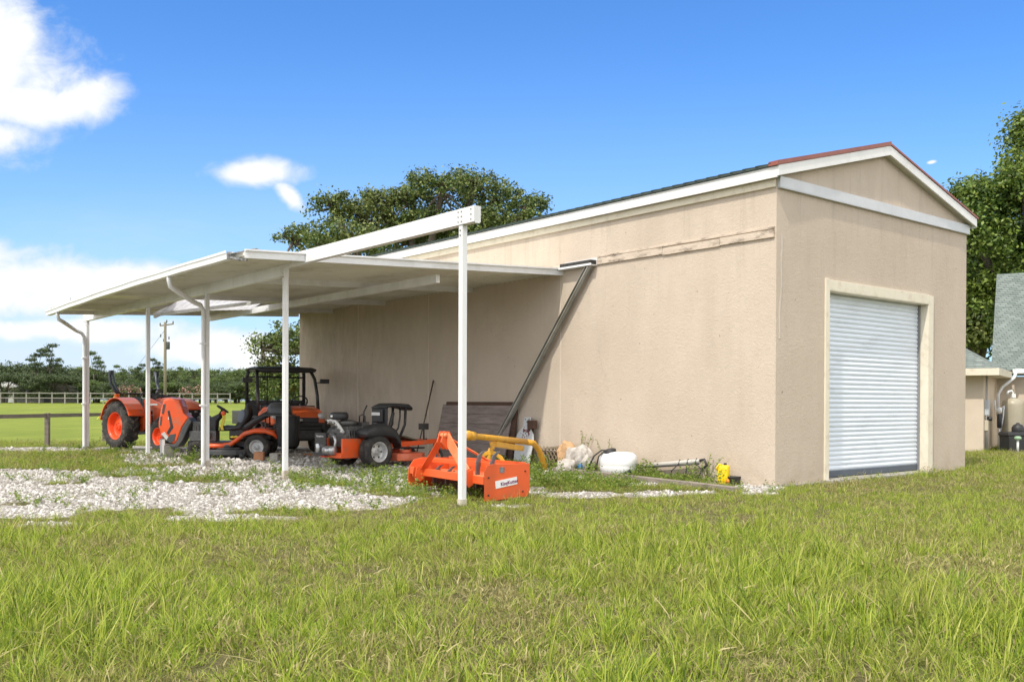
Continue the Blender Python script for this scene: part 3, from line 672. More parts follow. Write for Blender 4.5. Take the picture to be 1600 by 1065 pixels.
for vq_ in (vP5-.035, vP5+.03, vend+.06):
    for zq in (3.41, 3.47, 3.53):
        bv = MB(); bv.lathe([(.008, 0), (.008, .008)], (UP-.05, vq_, zq), (-1, 0, 0), 8); bv.build('screw', M('screw_grey', (.2,.2,.2), rough=.4, metal=.7), cp)
vN0, vN1 = 4.66, 4.95          # near roof edge at the wall and at the gutter
vF0, vF1 = 15.45, 16.3
b2 = MB(); b2.box(UP-.045, UP+.045, vP4-.04, vP1+.25, 3.25, 3.445); b2.build('beam', WALUM, cp, .005)
b3 = MB(); b3.box(-2.6, -2.52, vN0+.4, 15.3, rz_(-2.56)-.25, rz_(-2.56)-.11); b3.build('mid_beam', WALUM, cp, .004)
# rafters run from the wall to the gutter beam
for px, py in ((738, 455), (602, 470), (520, 478)):
    v_, _ = PU(px, py, 0.0); m = MB()
    m.bar((-.0, v_, rz_(0)-.06), (UP+.046, v_, rz_(UP)-.06), .05, .11); m.build('rafter', WALUM, cp, .004)
# roof pans
HV0, HV1, HU0, HU1 = 11.7, 12.6, -4.7, -2.6
def edge_v(u, far=False): return (vN0+(vN1-vN0)*(u/UG)) if not far else (vF0+(vF1-vF0)*(u/UG))
rp_ = MB(); nr = 36
us = np.linspace(-.0, UG+.05, 3)
def pan(u0, u1, va0, va1, vb0, vb1, th=.05):
    """panel between u0,u1; near edge v at u0,u1 = va0,va1, far edge vb0,vb1"""
    q = [(u0, va0), (u1, va1), (u1, vb1), (u0, vb0)]
    vs = [(u, v_, rz_(u)) for u, v_ in q] + [(u, v_, rz_(u)+th) for u, v_ in q]
    rp_.add(vs, [(0,1,2,3), (7,6,5,4), (0,4,5,1), (1,5,6,2), (2,6,7,3), (3,7,4,0)])
pan(0, UG+.02, edge_v(0), edge_v(UG), HV0, HV0)
pan(0, HU1, HV0, HV0, HV1, HV1); pan(HU0, UG+.02, HV0, HV0, HV1, HV1)
pan(0, UG+.02, HV1, HV1, edge_v(0, True), edge_v(UG, True))
k = vN1+.12
while k < vF0-.1:
    if not (HV0-.02 < k < HV1+.02): rp_.bar((-.005, k, rz_(0)-.008), (UG+.03, k, rz_(UG)-.010), .022, .026)
    k += .152
rp_.build('roof_panel', M('roof_pan_aluminium', (.74,.73,.68), (.66,.65,.59), .4, .0, nscale=1.2, dirt=(.30,.28,.20), dirt_amt=.5, dirt_scale=.9), cp)
# near edge fascia
def edge_strip(mb, far, h0, h1, off, th):
    s = 1 if far else -1
    a = Vector((0, edge_v(0, far)+s*off, 0)); b_ = Vector((UG, edge_v(UG, far)+s*off, 0))
    pts = []
    for p in (a, b_):
        for dv in (0, th*s):
            for hh_ in (h0, h1): pts.append((p.x, p.y+dv, rz_(p.x)+hh_))
    mb.add(pts, [(0,1,3,2), (4,6,7,5), (0,4,5,1), (2,3,7,6), (0,2,6,4), (1,5,7,3)])
ef = MB(); edge_strip(ef, False, -.045, .075, .002, .012); edge_strip(ef, False, .06, .085, .0, .05); ef.build('edge_fascia', WALUM, cp)
ef = MB(); edge_strip(ef, True, -.08, .07, .002, .012); ef.build('edge_fascia', WALUM, cp)
sh = MB()   # strip on top of the roof near the gutter, and lifted corner sheet
sh.add([(UG+.05, vN1+.1, 3.47), (UG-.05, vN1+.1, 3.455), (UG-.05, vF1-.1, 3.445), (UG+.05, vF1-.1, 3.46)], [(0,1,2,3)])
sh.box(UG-.05, UG+.25, vN1+.45, vF1-.05, rz_(UG)+.055, rz_(UG)+.085)
sh.build('drip_edge', WALUM, cp)
# gutter: a slightly sagging K profile
gt = MB(); nseg = 22; vg0, vg1 = vN1+.42, vF1
prof = [(0,.02), (-.0,-.10), (-.100,-.10), (-.106,-.03), (-.118,-.01), (-.118,.025), (-.110,.025), (-.110,-.005), (-.095,-.03), (-.092,-.09), (-.008,-.09), (-.008,.02)]
secs = []
for i in range(nseg+1):
    v_ = vg0+(vg1-vg0)*i/nseg; sag = -.10*(i/nseg) + .035*math.sin(PI*i/nseg)*1.2 - .003*math.sin(i*1.3)
    secs.append([(UG+a, v_, 3.50-.02+sag+b_) for a, b_ in prof])
gt.loft(secs, smooth=False); gut = gt.build('gutter', WALUM, cp)
# bent torn end of the gutter
tg = MB(); tg.box(-.06, .02, -.02, .0, -.09, .02, c=(UG-.04, vg0, 3.47)); tg.bar((UG-.05, vg0, 3.41), (UG+.10, vg0-.28, 3.35), .03, .03); tg.bar((UG-.02, vg0-.02, 3.46), (UG+.22, vg0-.38, 3.52), .10, .008); tg.bar((UG-.02, vg0, 3.42), (UG+.05, vg0-.12, 3.36), .06, .02)
tg.build('torn_gutter_end', M('torn_metal', (.45,.45,.45), (.12,.12,.12), .5, .5, nscale=20), cp)
# downspouts: from the gutter, elbow down to the post
def downspout(vp, vs_, zg):
    zb = 0.0; pts = [(UG-.05, vs_, zg), (UG-.05, vs_, zg-.10), (UG-.02, vs_+.02, zg-.20), (UG+.10, vs_+.08*(1 if vp > vs_ else -1), zg-.255),
                     (UP-.30, vp-.12, zg-.35), (UP-.16, vp-.09, zg-.40), (UP-.09, vp-.06, zg-.50), (UP-.085, vp-.05, zg-.65), (UP-.085, vp-.05, .12), (UP-.1, vp-.06, .02)]
    m = MB(); m.tube(pts, .048, 10, flat=.8); o = m.build('downspout', WALUM, cp)
    for z in (2.3, 1.15):
        q = MB(); q.box(-.06, .06, -.055, .055, z, z+.03, c=(UP-.085, vp-.05, 0)); q.build('strap', WALUM, o)
v3, _ = PU(264, 440, UG-.05); v1_, _ = PU(90, 497, UG-.05)
downspout(vP3, v3, 3.42); downspout(vP1, v1_, 3.34)
# storm-damaged panels hanging in the gap, translucent corrugated sheet
TRS = M('clear_corrugated_plastic', (.75,.75,.78), (.62,.62,.66), .25, transl=.55)
dm = MB()
def corr(mb, p0, p1, p2, p3, n=14, amp=.006):
    vs = []; p0, p1, p2, p3 = map(Vector, (p0, p1, p2, p3))
    for i in range(n*2+1):
        t = i/(n*2); a = p0.lerp(p1, t); b_ = p3.lerp(p2, t); nn = (p1-p0).cross(p3-p0).normalized()*(amp if i % 2 else -amp); vs += [a+nn, b_+nn]
    mb.add(vs, [(2*i, 2*i+1, 2*i+3, 2*i+2) for i in range(n*2)])
corr(dm, (-4.6, 11.75, 3.43), (-2.7, 11.75, 3.51), (-2.75, 12.4, 3.36), (-4.75, 12.5, 3.20))
dm.build('torn_clear_sheet', TRS, cp)
hm = MB(); hm.bar((-4.4, 12.9, 3.34), (-4.9, 12.5, 3.10), .05, .12); hm.bar((-2.7, 11.6, 3.50), (-4.75, 12.55, 3.14), .05, .07); hm.bar((-4.6, 12.7, 3.40), (-5.2, 13.4, 3.25), .25, .012)
hm.build('hanging_rail', WALUM, cp)
tw = MB(); c_ = Vector((UG+.3, 15.6, 3.47)); tw.tube([c_, c_+Vector((.0, .05, .12)), c_+Vector((-.01, .12, .24))], [.008, .006, .004], 5)
c_ = Vector((UG+.25, 13.0, 3.46))
for i_, q in enumerate(((.3,.1,.03), (-.1,.5,.08), (.2,-.4,.12), (.1,.3,.18))): tw.tube([c_, c_+Vector(q)], [.012, .006], 5)
tw.tube([c_, Vector((UG+.3, 15.6, 3.46))], .004, 4)
tag(tw.build('fallen_branch', M('twig_bark', (.10,.08,.06), rough=.9)), None)
bpy.data.objects['fallen_branch'].matrix_world = Matrix.Translation(C1) @ Matrix.Rotation(TH, 4, 'Z')
tag(bpy.data.objects['fallen_branch'], 'bare dark dead branch lying on top of the carport roof', 'branch')
# ------------------------------------------------------------------ machines
ORG = M('orange_machine_paint', (.82,.105,.016), (.70,.085,.014), .38, nscale=3, dirt=(.36,.20,.12), dirt_amt=.65, dirt_scale=6, coat=.2)
ORF = M('faded_orange_red_paint', (.72,.10,.03), (.75,.19,.10), .45, nscale=3, dirt=(.80,.35,.22), dirt_amt=.5, dirt_scale=2)
BLK = M('black_plastic', (.022,.023,.026), (.035,.036,.038), .5, nscale=6)
BLM = M('black_metal', (.02,.02,.022), (.04,.04,.042), .4, nscale=6, dirt=(.12,.10,.08), dirt_amt=.4, dirt_scale=6)
DGR = M('dark_grey_plastic', (.06,.065,.07), (.045,.048,.052), .5, nscale=5, dirt=(.15,.13,.11), dirt_amt=.4)
RUB = M('tyre_rubber', (.028,.027,.026), (.045,.042,.038), .85, nscale=9, dirt=(.17,.145,.115), dirt_amt=.8, dirt_scale=6, bump=.2, bscale=40)
SIL = M('silver_metal', (.55,.56,.57), (.42,.43,.44), .35, .8, nscale=6)
WRM = M('pale_wheel_rim', (.66,.66,.65), (.55,.55,.54), .4, .2, nscale=5, dirt=(.15,.12,.09), dirt_amt=.5)
ORIM = M('bright_orange_rim', (.85,.085,.015), (.80,.07,.012), .4, nscale=4)
LENS = M('lamp_lens', (.62,.62,.60), (.48,.48,.47), .08, nscale=20, spec=.8)
AMB = M('amber_lens', (.65,.13,.02), (.75,.18,.02), .2, nscale=8)
STK = M('white_sticker', (.80,.80,.80), (.74,.74,.74), .4)
ENG = M('engine_dark_alloy', (.09,.09,.09), (.16,.155,.15), .5, .5, nscale=25, bump=.3, bscale=40)
YEL = M('yellow_hose_cloth', (.70,.58,.05), (.55,.42,.04), .6, nscale=10)

def wheel(parent, x, y, r, w, rim_r, tyre_mat, rim_mat, side, lugs='block', z=None, yaw=0.0, nholes=0):
    """wheel with its axle along local y; 'side' +1/-1 says which way the dished face looks"""
    z = r if z is None else z
    wh = bpy.data.objects.new('wheel', None); COL.objects.link(wh); wh.parent = parent; wh.location = (x, y, z); wh.rotation_euler = (0, 0, yaw); wh.empty_display_size = .1
    m = MB(); h = w/2
    prof = [(rim_r, -h*.82), (rim_r+.02, -h*.95), (r*.80+rim_r*.20, -h*1.0), (r*.93, -h*.93), (r*.985, -h*.72), (r*1.0-.0, 0), (r*.985, h*.72), (r*.93, h*.93), (r*.80+rim_r*.20, h), (rim_r+.02, h*.95), (rim_r, h*.82)]
    if lugs == 'r1': prof = [(a if a < r*.9 else a-.035, b_) for a, b_ in prof]
    seg = 40; vs = []; fs = []
    for a, b_ in prof:
        for k in range(seg):
            t = 2*PI*k/seg; vs.append((a*math.cos(t), b_, a*math.sin(t)))
    n = len(prof)
    for i in range(n):
        i2 = (i+1) % n
        for k in range(seg):
            k2 = (k+1) % seg; fs.append((i*seg+k, i*seg+k2, i2*seg+k2, i2*seg+k))
    m.add(vs, fs, True)
    if lugs == 'r1':
        nl = 20
        for i in range(nl):
            for sg in (-1, 1):
                t0 = 2*PI*(i+(.5 if sg > 0 else 0))/nl
                for j in range(5):
                    f0, f1 = j/5, (j+1)/5
                    def pt(f, rr, dt): 
                        t = t0 + .42*f**1.0*(.75/r)*.5 + dt; return Vector((rr*math.cos(t), sg*h*(-.05+.95*f)*1.0, rr*math.sin(t)))
                    wd = .055/r*.5
                    drop = .05*max(0, f1-.72); r1 = r-.002-drop; r0 = r-.045
                    q = [pt(f0, r0, -wd), pt(f0, r0, wd), pt(f1, r0-drop, wd), pt(f1, r0-drop, -wd), pt(f0, r1+(.05*max(0,f1-.72)-.05*max(0,f0-.72)), -wd*.8), pt(f0, r1+(.05*max(0,f1-.72)-.05*max(0,f0-.72)), wd*.8), pt(f1, r1, wd*.8), pt(f1, r1, -wd*.8)]
                    m.add(q, [(0,3,2,1), (4,5,6,7), (0,1,5,4), (1,2,6,5), (2,3,7,6), (3,0,4,7)])
    else:
        nl = max(18, int(2*PI*r/.055)); nc = max(3, int(w/.05))
        for i in range(nl):
            for c in range(nc):
                t = 2*PI*(i+(.5 if c % 2 else 0))/nl; yy_ = -h*.8+1.6*h*(c+.5)/nc; rr = r-.006 - (.012 if c in (0, nc-1) else 0)
                ct, st = math.cos(t), math.sin(t); R = Matrix(((ct,0,-st),(0,1,0),(st,0,ct)))
                m.box(-.004, .011, -.5*w/nc*.62, .5*w/nc*.62, -.019, .019, R=R, c=(rr*ct, yy_, rr*st))
    m.build('tyre', tyre_mat, wh)
    q = MB(); s = side; rr = rim_r
    q.lathe([(rr*.98, -h*.84), (rr+.012, -h*.86), (rr, -h*.6), (rr*.93, 0), (rr, h*.6), (rr+.012, h*.86), (rr*.98, h*.84), (rr*.88, h*.62), (rr*.84, h*.2), (rr*.80, h*.05), (rr*.5, h*.12), (rr*.34, h*.22), (rr*.30, h*.34), (0.001, h*.34)] if s > 0 else
            [(0.001, -h*.34), (rr*.30, -h*.34), (rr*.34, -h*.22), (rr*.5, -h*.12), (rr*.80, -h*.05), (rr*.84, -h*.2), (rr*.88, -h*.62), (rr*.98, -h*.84), (rr+.012, -h*.86), (rr, -h*.6), (rr*.93, 0), (rr, h*.6), (rr+.012, h*.86), (rr*.98, h*.84)],
            (0,0,0), (0,1,0), 32)
    q.build('rim', rim_mat, wh)
    if nholes:
        for i in range(nholes):
            t = 2*PI*i/nholes; hq = MB(); hq.lathe([(rr*.10, 0), (rr*.10, .006)], (rr*.62*math.cos(t), s*(h*.08+.008), rr*.62*math.sin(t)), (0, s, 0), 10); hq.build('rim_hole', BLM, wh)
    for i in range(5):
        t = 2*PI*i/5; hq = MB(); hq.lathe([(rr*.055+.003, 0), (rr*.055+.003, .018)], (rr*.24*math.cos(t), s*h*.33, rr*.24*math.sin(t)), (0, s, 0), 6); hq.build('lug_nut', SIL if rim_mat is not ORIM else rim_mat, wh)
    return wh
def seat_shell(mb, x, y, z, w, d, hb, t=.07, lean=.2, thick=.09):
    secs = []
    n = 12
    for i in range(n+1):
        f = i/n; yy_ = y-w/2+w*f; e = 1-.35*abs(2*f-1)**4; k = .03*abs(2*f-1)**2
        pts = [(x-d*.5*e, z), (x+d*.35, z-.01+k), (x+d*.5*e, z+.0), (x+d*.5*e, z+.07+k), (x+d*.3, z+.09+k), (x-d*.34, z+.075+k), (x-d*.5-.02-lean*.3*hb, z+.10+hb*.4*e), (x-d*.5-.05-lean*hb, z+hb*e), (x-d*.5-.10-lean*hb, z+hb*e+.01), (x-d*.5-.13-lean*hb, z+hb*e-.06), (x-d*.5-.10, z+.04)]
        secs.append([Vector((a, yy_, b_)) for a, b_ in pts])
    mb.loft(secs)

# ---- tractor (origin: ground under the rear axle, +x forward, +y its left side)
ta = Vector((-9.42, 24.0, 0)); thd = math.atan2(-.60, .80)
tc_ = thing('tractor', 'orange farm tractor with big lugged tyres behind the leftmost carport posts', 'tractor', ta, thd)
for sg in (-1, 1):
    wheel(tc_, 0, sg*.62, .60, .36, .33, RUB, ORIM, sg, 'r1')
    wheel(tc_, 1.62, sg*.56, .38, .24, .20, RUB, ORIM, sg, 'r1', yaw=.0)
m = MB(); m.bar((-.35,0,.62), (1.0,0,.62), .34, .34); m.bar((.9,0,.55), (2.0,0,.55), .36, .16); m.box(-.15,.15,-.45,.45,.48,.72); m.box(1.5,1.75,-.44,.44,.33,.42); m.build('chassis', BLM, tc_, .02)
m = MB()
secs = []
for x_, w_, z0, z1 in ((.82,.27,.72,1.27), (1.2,.275,.72,1.285), (1.7,.27,.70,1.25), (1.98,.25,.68,1.19), (2.10,.225,.68,1.10), (2.13,.20,.70,1.02)):
    secs.append([Vector((x_, y_, z_)) for y_, z_ in ((-w_,z0), (w_,z0), (w_+.01,z0+(z1-z0)*.6), (w_*.93,z1-.05), (w_*.6,z1), (0,z1+.012), (-w_*.6,z1), (-w_*.93,z1-.05), (-w_-.01,z0+(z1-z0)*.6))])
m.loft(secs); hood = m.build('hood', ORF, tc_)
m = MB(); m.box(2.125,2.15,-.19,.19,.74,1.0); 
for z_ in (.78,.83,.88,.93): m.box(2.15,2.158,-.17,.17,z_,z_+.012)
gr = m.build('grille', BLK, hood, .008)
m = MB(); m.ell((2.165,0,.955), (.008,.045,.02), 12, 6); m.build('emblem', SIL, gr)
for sg in (-1, 1):
    m = MB(); m.ell((2.14,sg*.145,.90), (.03,.05,.035), 12, 8); m.build('headlight', LENS, hood)
for q_ in ((2.12,2.16,-.2,.2,1.0,1.03), (2.11,2.16,-.21,.21,.69,.73)):
    m = MB(); m.box(*q_); m.build('grille_bar', ORG, hood, .006)
for sg in (-1, 1):   # rear fenders
    m = MB(); n = 10; secs = []
    for i in range(n+1):
        t = rad(200-175*i/n) if False else rad(170-150*i/n)
        r_ = .67; cx, cz = .0, .62; x_, z_ = cx+r_*math.cos(t), cz+r_*math.sin(t)
        if i == 0: x_ -= .02
        y0, y1 = sorted((sg*.36, sg*.78)); nx_, nz_2 = math.cos(t)*.03, math.sin(t)*.03
        secs.append([Vector((x_, y0, z_)), Vector((x_, y1, z_-.0)), Vector((x_-nx_, y1, z_-nz_2-.02)), Vector((x_-nx_, y0, z_-nz_2))])
    m.loft(secs, smooth=False)
    pl = [(.67*math.cos(rad(170-150*i/n)), .62+.67*math.sin(rad(170-150*i/n))) for i in range(n+1)] + [(.60,.50), (.45,.45), (-.2,.5)]
    ys_ = sorted((sg*.34, sg*.37)); m.prism(pl, ys_[0], ys_[1]); fd = m.build('fender', ORG, tc_, .012)
    m = MB(); m.box(-.22,-.12,-.05,.05,1.29,1.37, c=(0,sg*.62,0)); m.build('indicator_lamp', AMB, fd, .01)
m = MB(); m.box(.15,.85,-.48,-.17,.42,.47); m.box(.15,.85,.17,.48,.42,.47); m.box(.0,.75,-.2,.2,.75,.86); m.build('footplate', BLM, tc_, .01)
m = MB(); seat_shell(m, .05, 0, .88, .48, .42, .40); m.build('seat', BLK, tc_)
m = MB(); m.box(.70,.86,-.2,.2,.85,1.30); m.box(.62,.86,-.18,.18,1.22,1.34); m.build('dashboard', BLK, tc_, .03)
m = MB(); ring = [Vector((.50+.09*math.cos(t)*.4, .19*math.sin(t), 1.40+.19*math.cos(t)*.45)) for t in np.linspace(0, 2*PI, 21)]; m.tube(ring, .014, 6); m.tube([(.50,0,1.40), (.68,0,1.28)], .02, 6); m.bar((.50,-.18,1.40), (.50,.18,1.40), .02, .02); m.build('steering_wheel', BLK, tc_)
# folded roll bar: two arms, cranked back and up
for sg in (-1, 1):
    m = MB(); y_ = sg*.50; pts = [(-.28,y_,.75), (-.30,y_,1.22), (-.34,y_,1.36)]; m.tube(pts, .032, 6)
    m.tube([(-.30,y_,1.34), (-.33,y_+sg*.10,1.48), (-.42,y_+sg*.14,1.62), (-.46,y_+sg*.14,1.90)], .036, 6); m.tube([(-.24,y_,1.36), (-.26,y_+sg*.07,1.50), (-.38,y_+sg*.08,1.66), (-.42,y_+sg*.08,1.93)], .032, 6)
    m.box(-.48,-.40,-.045,.05,1.84,1.95,c=(0,y_+sg*.11,0)); m.build('roll_bar_arm', M('roll_bar_blue_grey', (.055,.065,.085), (.09,.10,.12), .4, .3, nscale=4), tc_)
for q_ in (1.38, .78):
    m = MB(); m.tube([(-.30,-.5,q_), (-.30,.5,q_)], .026, 6); m.build('roll_bar_cross', BLM, tc_)
# loader frame
for sg in (-1, 1):
    m = MB(); y_ = sg*.42
    m.bar((.92,y_,.45), (.80,y_,1.24), .07, .12, up=(0,1,0)); m.bar((.80,y_,1.24), (1.75,y_,.98), .06, .13); m.bar((1.75,y_,.98), (2.25,y_,.42), .06, .12)
    la = m.build('loader_arm', ORG, tc_, .01)
    m = MB(); m.tube([(.95,y_,.62), (1.5,y_,.88)], .03, 8); m.tube([(1.5,y_,.88), (1.72,y_,.98)], .016, 8); m.build('hydraulic_ram', BLM, la)
    m = MB(); m.box(1.0,1.30,-.001,.001,1.10,1.14, R=Matrix.Rotation(.0,3,'Y'), c=(0,y_+sg*.036,0)); m.build('decal', STK, la)
m = MB(); 
for i in range(5): m.tube([(.7+.03*i,-.30+.02*i,1.1), (.9,-.36+.03*i,1.36+.02*math.sin(i*2)), (1.05,-.2+.1*i,1.30), (1.0,-.1+.06*i,1.1)], .014, 6)
m.tube([(.45,-.32,.5), (.42,-.34,1.32)], .012, 6); m.ell((.42,-.34,1.34), (.025,.025,.03), 8, 6)
m.build('hydraulic_hoses', BLK, tc_)
m = MB(); m.bar((-.2,.35,.4), (-.95,.30,.35), .04, .05); m.bar((-.2,-.35,.4), (-.95,-.30,.35), .04, .05); m.bar((-.2,0,.8), (-.85,0,.78), .04, .04); m.bar((-.95,-.3,.35), (-.95,.3,.35), .04,.04); m.bar((-.6,.33,.4), (-.3,.33,.8), .03, .03); m.bar((-.6,-.33,.4), (-.3,-.33,.8), .03, .03); m.bar((-.3,-.36,.8), (-.3,.36,.8), .05, .06); m.build('rear_hitch', BLM, tc_, .006)

tc_.scale = (1.03, 1.03, 1.03)
# ---- lawn tractor with its hood tipped open and a rear bagger; +x forward
la_ = Vector((-5.52, 20.55, 0)); lh = PI + rad(6)
lt = thing('lawn_tractor', 'orange riding lawn tractor with tipped open hood and black rear grass bagger', 'riding mower', la_, lh)
for sg in (-1, 1):
    wheel(lt, 0, sg*.40, .265, .24, .145, RUB, WRM, sg, 'block', nholes=0)
    wheel(lt, 1.28, sg*.36, .19, .15, .09, RUB, BLM, sg, 'block', yaw=.15)
m = MB(); m.bar((-.25,0,.33), (1.5,0,.33), .36, .10); m.box(-.12,.12,-.3,.3,.2,.36); m.box(1.2,1.34,-.32,.32,.2,.26); m.build('chassis', BLM, lt, .01)
m = MB(); n = 18     # fender and footrest pan
secs = []
for x_, z_, w_, th_ in ((-.42,.50,.38,.03), (-.34,.60,.43,.05), (-.18,.655,.46,.05), (.05,.66,.47,.05), (.26,.60,.47,.05), (.42,.47,.47,.05), (.56,.37,.47,.05), (.75,.335,.47,.04), (1.0,.33,.45,.035), (1.12,.345,.40,.03)):
    secs.append([Vector((x_, -w_, z_-th_-.05)), Vector((x_, w_, z_-th_-.05)), Vector((x_, w_+.005, z_-.03)), Vector((x_, w_-.03, z_)), Vector((x_, -w_+.03, z_)), Vector((x_, -w_-.005, z_-.03))])
m.loft(secs); m.build('fender', ORG, lt)
m = MB(); m.box(-.28,.62,-.24,.24,.40,.64); m.build('centre_tunnel', BLK, lt, .04)
m = MB(); seat_shell(m, .64, 0, .60, .48, .42, .60, lean=.18); sx_ = m.build('seat', BLK, lt)
for sg in (-1, 1):
    m = MB(); m.ell((.36,sg*.235,.92), (.07,.02,.15), 12, 8, R=Matrix.Rotation(rad(-14),3,'Y')); m.build('side_bolster', M('blue_grey_vinyl', (.16,.19,.24), rough=.5), sx_)
m = MB(); m.prism([(.92,.40),(1.12,.40),(1.10,.85),(.96,.92),(.84,.98),(.80,.92),(.90,.80)], -.17, .17); m.build('dash_tower', BLK, lt, .03)
m = MB(); ring = [Vector((.80+.15*math.cos(t)*.75, .15*math.sin(t), 1.07+.15*math.cos(t)*.5)) for t in np.linspace(0, 2*PI, 21)]; m.tube(ring, .016, 6); m.tube([(.80,0,1.07), (.88,0,.94)], .022, 6); m.bar((.80,-.14,1.07), (.80,.14,1.07), .025, .02); m.bar((.70,0,1.0), (.90,0,1.14), .025, .02); m.build('steering_wheel', BLK, lt)
# mower deck
m = MB(); prof = [(-.0,.10),(.50,.10),(.56,.14),(.56,.19),(.48,.23),(.0,.25)]
m.prism([(.22,-.52),(.40,-.62),(.70,-.64),(.96,-.55),(1.05,-.3),(1.05,.3),(.96,.55),(.70,.64),(.40,.62),(.22,.52)], .09, .21, 'xy'); m.prism([(.35,-.45),(.55,-.52),(.85,-.45),(.9,0),(.85,.45),(.55,.52),(.35,.45)], .21, .25, 'xy')
m.lathe([(.13,0),(.13,.05),(.10,.08)], (.62,.36,.25), (0,0,1), 16); m.lathe([(.13,0),(.13,.05),(.10,.08)], (.62,-.36,.25), (0,0,1), 16)
deck = m.build('mower_deck', DGR, lt, .02)
for x_, y_ in ((.98,.60), (.98,-.60), (.28,.62)):
    m = MB(); m.lathe([(.055,-.02),(.06,-.01),(.06,.01),(.055,.02)], (x_, y_, .075), (0,1,0), 16); m.build('deck_wheel', BLK, deck)
# engine bay
m = MB(); m.box(.90,1.46,-.2,.2,.38,.60); m.box(1.0,1.40,-.17,.17,.60,.80); m.lathe([(.15,0),(.16,.03),(.16,.09),(.10,.13)], (1.18,0,.80), (0,0,1), 18); m.lathe([(.06,0),(.065,.2),(.06,.22)], (1.42,-.12,.45), (0,1,.0), 12); m.lathe([(.07,-.1),(.075,.1)], (1.1,.22,.5), (1,0,0), 12)
for i in range(6): m.box(1.02+.06*i,1.035+.06*i,-.2,.2,.60,.72)
m.build('engine', ENG, lt, .01)
m = MB(); m.box(.92,.98,-.19,-.03,.62,.80); m.build('battery', M('cream_plastic', (.55,.48,.32), (.48,.42,.27), .5, nscale=4), lt, .01)
m = MB(); 
for s_ in ((.95,.1,.6),(1.0,-.1,.7),(1.35,.1,.75)): m.tube([s_, (s_[0]+.2,s_[1]+.1,s_[2]+.12), (s_[0]+.35,s_[1]-.05,s_[2]-.1)], .011, 6)
m.build('engine_cable', BLK, lt)
# hood tipped forward, side profile (x forward, z up), hinge low at the nose
Hp = [(1.40,1.305),(1.62,1.33),(1.72,1.29),(1.78,1.10),(1.83,.82),(1.83,.70),(1.78,.56),(1.60,.36),(1.50,.33),(1.44,.40),(1.33,.70),(1.20,.90),(1.30,1.0),(1.34,1.14)]
m = MB(); secs = []
for y_, e in ((-.26,.94), (-.235,.985), (-.12,1.0), (.12,1.0), (.235,.985), (.26,.94)):
    cx, cz = 1.56, .86; secs.append([Vector((cx+(a-cx)*e, y_, cz+(b_-cz)*e)) for a, b_ in Hp])
m.loft(secs, smooth=False); hd = m.build('hood', ORG, lt, .018); hd.location = (.26, 0, -.02)
for sg in (-1, 1):
    yb = sg*.262
    def slab(poly, nm, mat, off=0.0, th=.008):
        q = MB(); y0, y1 = sorted((yb+sg*off-sg*.01, yb+sg*(off+th))); q.prism(poly, y0, y1); return q.build(nm, mat, hd, .003)
    slab([(1.68,1.20),(1.73,1.19),(1.76,1.00),(1.72,.98)], 'hood_slot', DGR); slab([(1.75,.93),(1.785,.94),(1.80,.74),(1.77,.74)], 'hood_slot', DGR)
    slab([(1.60,1.06),(1.64,1.05),(1.58,.72),(1.66,.58),(1.62,.54),(1.52,.70)], 'hood_vent', BLM)
    slab([(1.70,.60),(1.77,.56),(1.66,.42),(1.60,.46)], 'headlight', LENS)
    slab([(1.47,.56),(1.60,.54),(1.66,.42),(1.58,.36),(1.50,.40)], 'nose_shade', DGR, .002)
    slab([(1.60,.86),(1.63,.87),(1.61,.98),(1.585,.97)], 'decal', STK, .0, .006)
m = MB(); bp_ = [(1.20,.905),(1.335,.70),(1.44,.41),(1.50,.335),(1.62,.345),(1.56,.25),(1.42,.27),(1.32,.42),(1.20,.70),(1.13,.82)]
m.prism(bp_, -.27, .27); m.build('bumper', DGR, hd, .02)
# bagger
m = MB(); secs = []
for z_, w_, d_ in ((.95,.42,.25), (1.0,.43,.26), (1.12,.40,.235), (1.20,.34,.18), (1.225,.20,.10)):
    secs.append([Vector((-.42+d_*math.copysign(abs(math.cos(t))**.6, math.cos(t)), w_*math.copysign(abs(math.sin(t))**.6, math.sin(t)), z_)) for t in np.linspace(0, 2*PI, 25)[:-1]])
m.loft(secs); bg_ = m.build('bagger_lid', DGR, lt)
m = MB(); m.box(-.72,-.14,-.46,.46,.925,.955); m.tube([(-.16,-.3,.5),(-.16,-.3,.93)], .016, 6); m.tube([(-.16,.3,.5),(-.16,.3,.93)], .016, 6); m.bar((-.16,-.35,.75),(-.16,.35,.75), .03, .03); m.tube([(.1,.2,.35),(-.2,.2,.42),(-.2,.2,.6)], .016, 6); m.tube([(.1,-.2,.35),(-.2,-.2,.42),(-.2,-.2,.6)], .016, 6); m.build('bagger_frame', BLM, lt)
for sg in (-1, 1):
    m = MB(); secs = []
    for z_, d_ in ((.25,.15), (.28,.18), (.5,.205), (.92,.225)):
        secs.append([Vector((-.60+d_*1.0*math.copysign(abs(math.cos(t))**.5, math.cos(t)), sg*.23+d_*.92*math.copysign(abs(math.sin(t))**.5, math.sin(t)), z_)) for t in np.linspace(0, 2*PI, 21)[:-1]])
    m.loft(secs); m.build('grass_bag', M('black_bag_fabric', (.022,.023,.024), (.035,.036,.038), .8, nscale=8, bump=.3, bscale=90), lt)
m = MB(); m.tube([(.30,.20,.62),(.22,.24,.70),(.08,.28,.80),(-.12,.28,.92),(-.30,.24,1.02)], [.085,.085,.08,.08,.08], 12, flat=.85); m.build('chute_tube', BLK, lt)

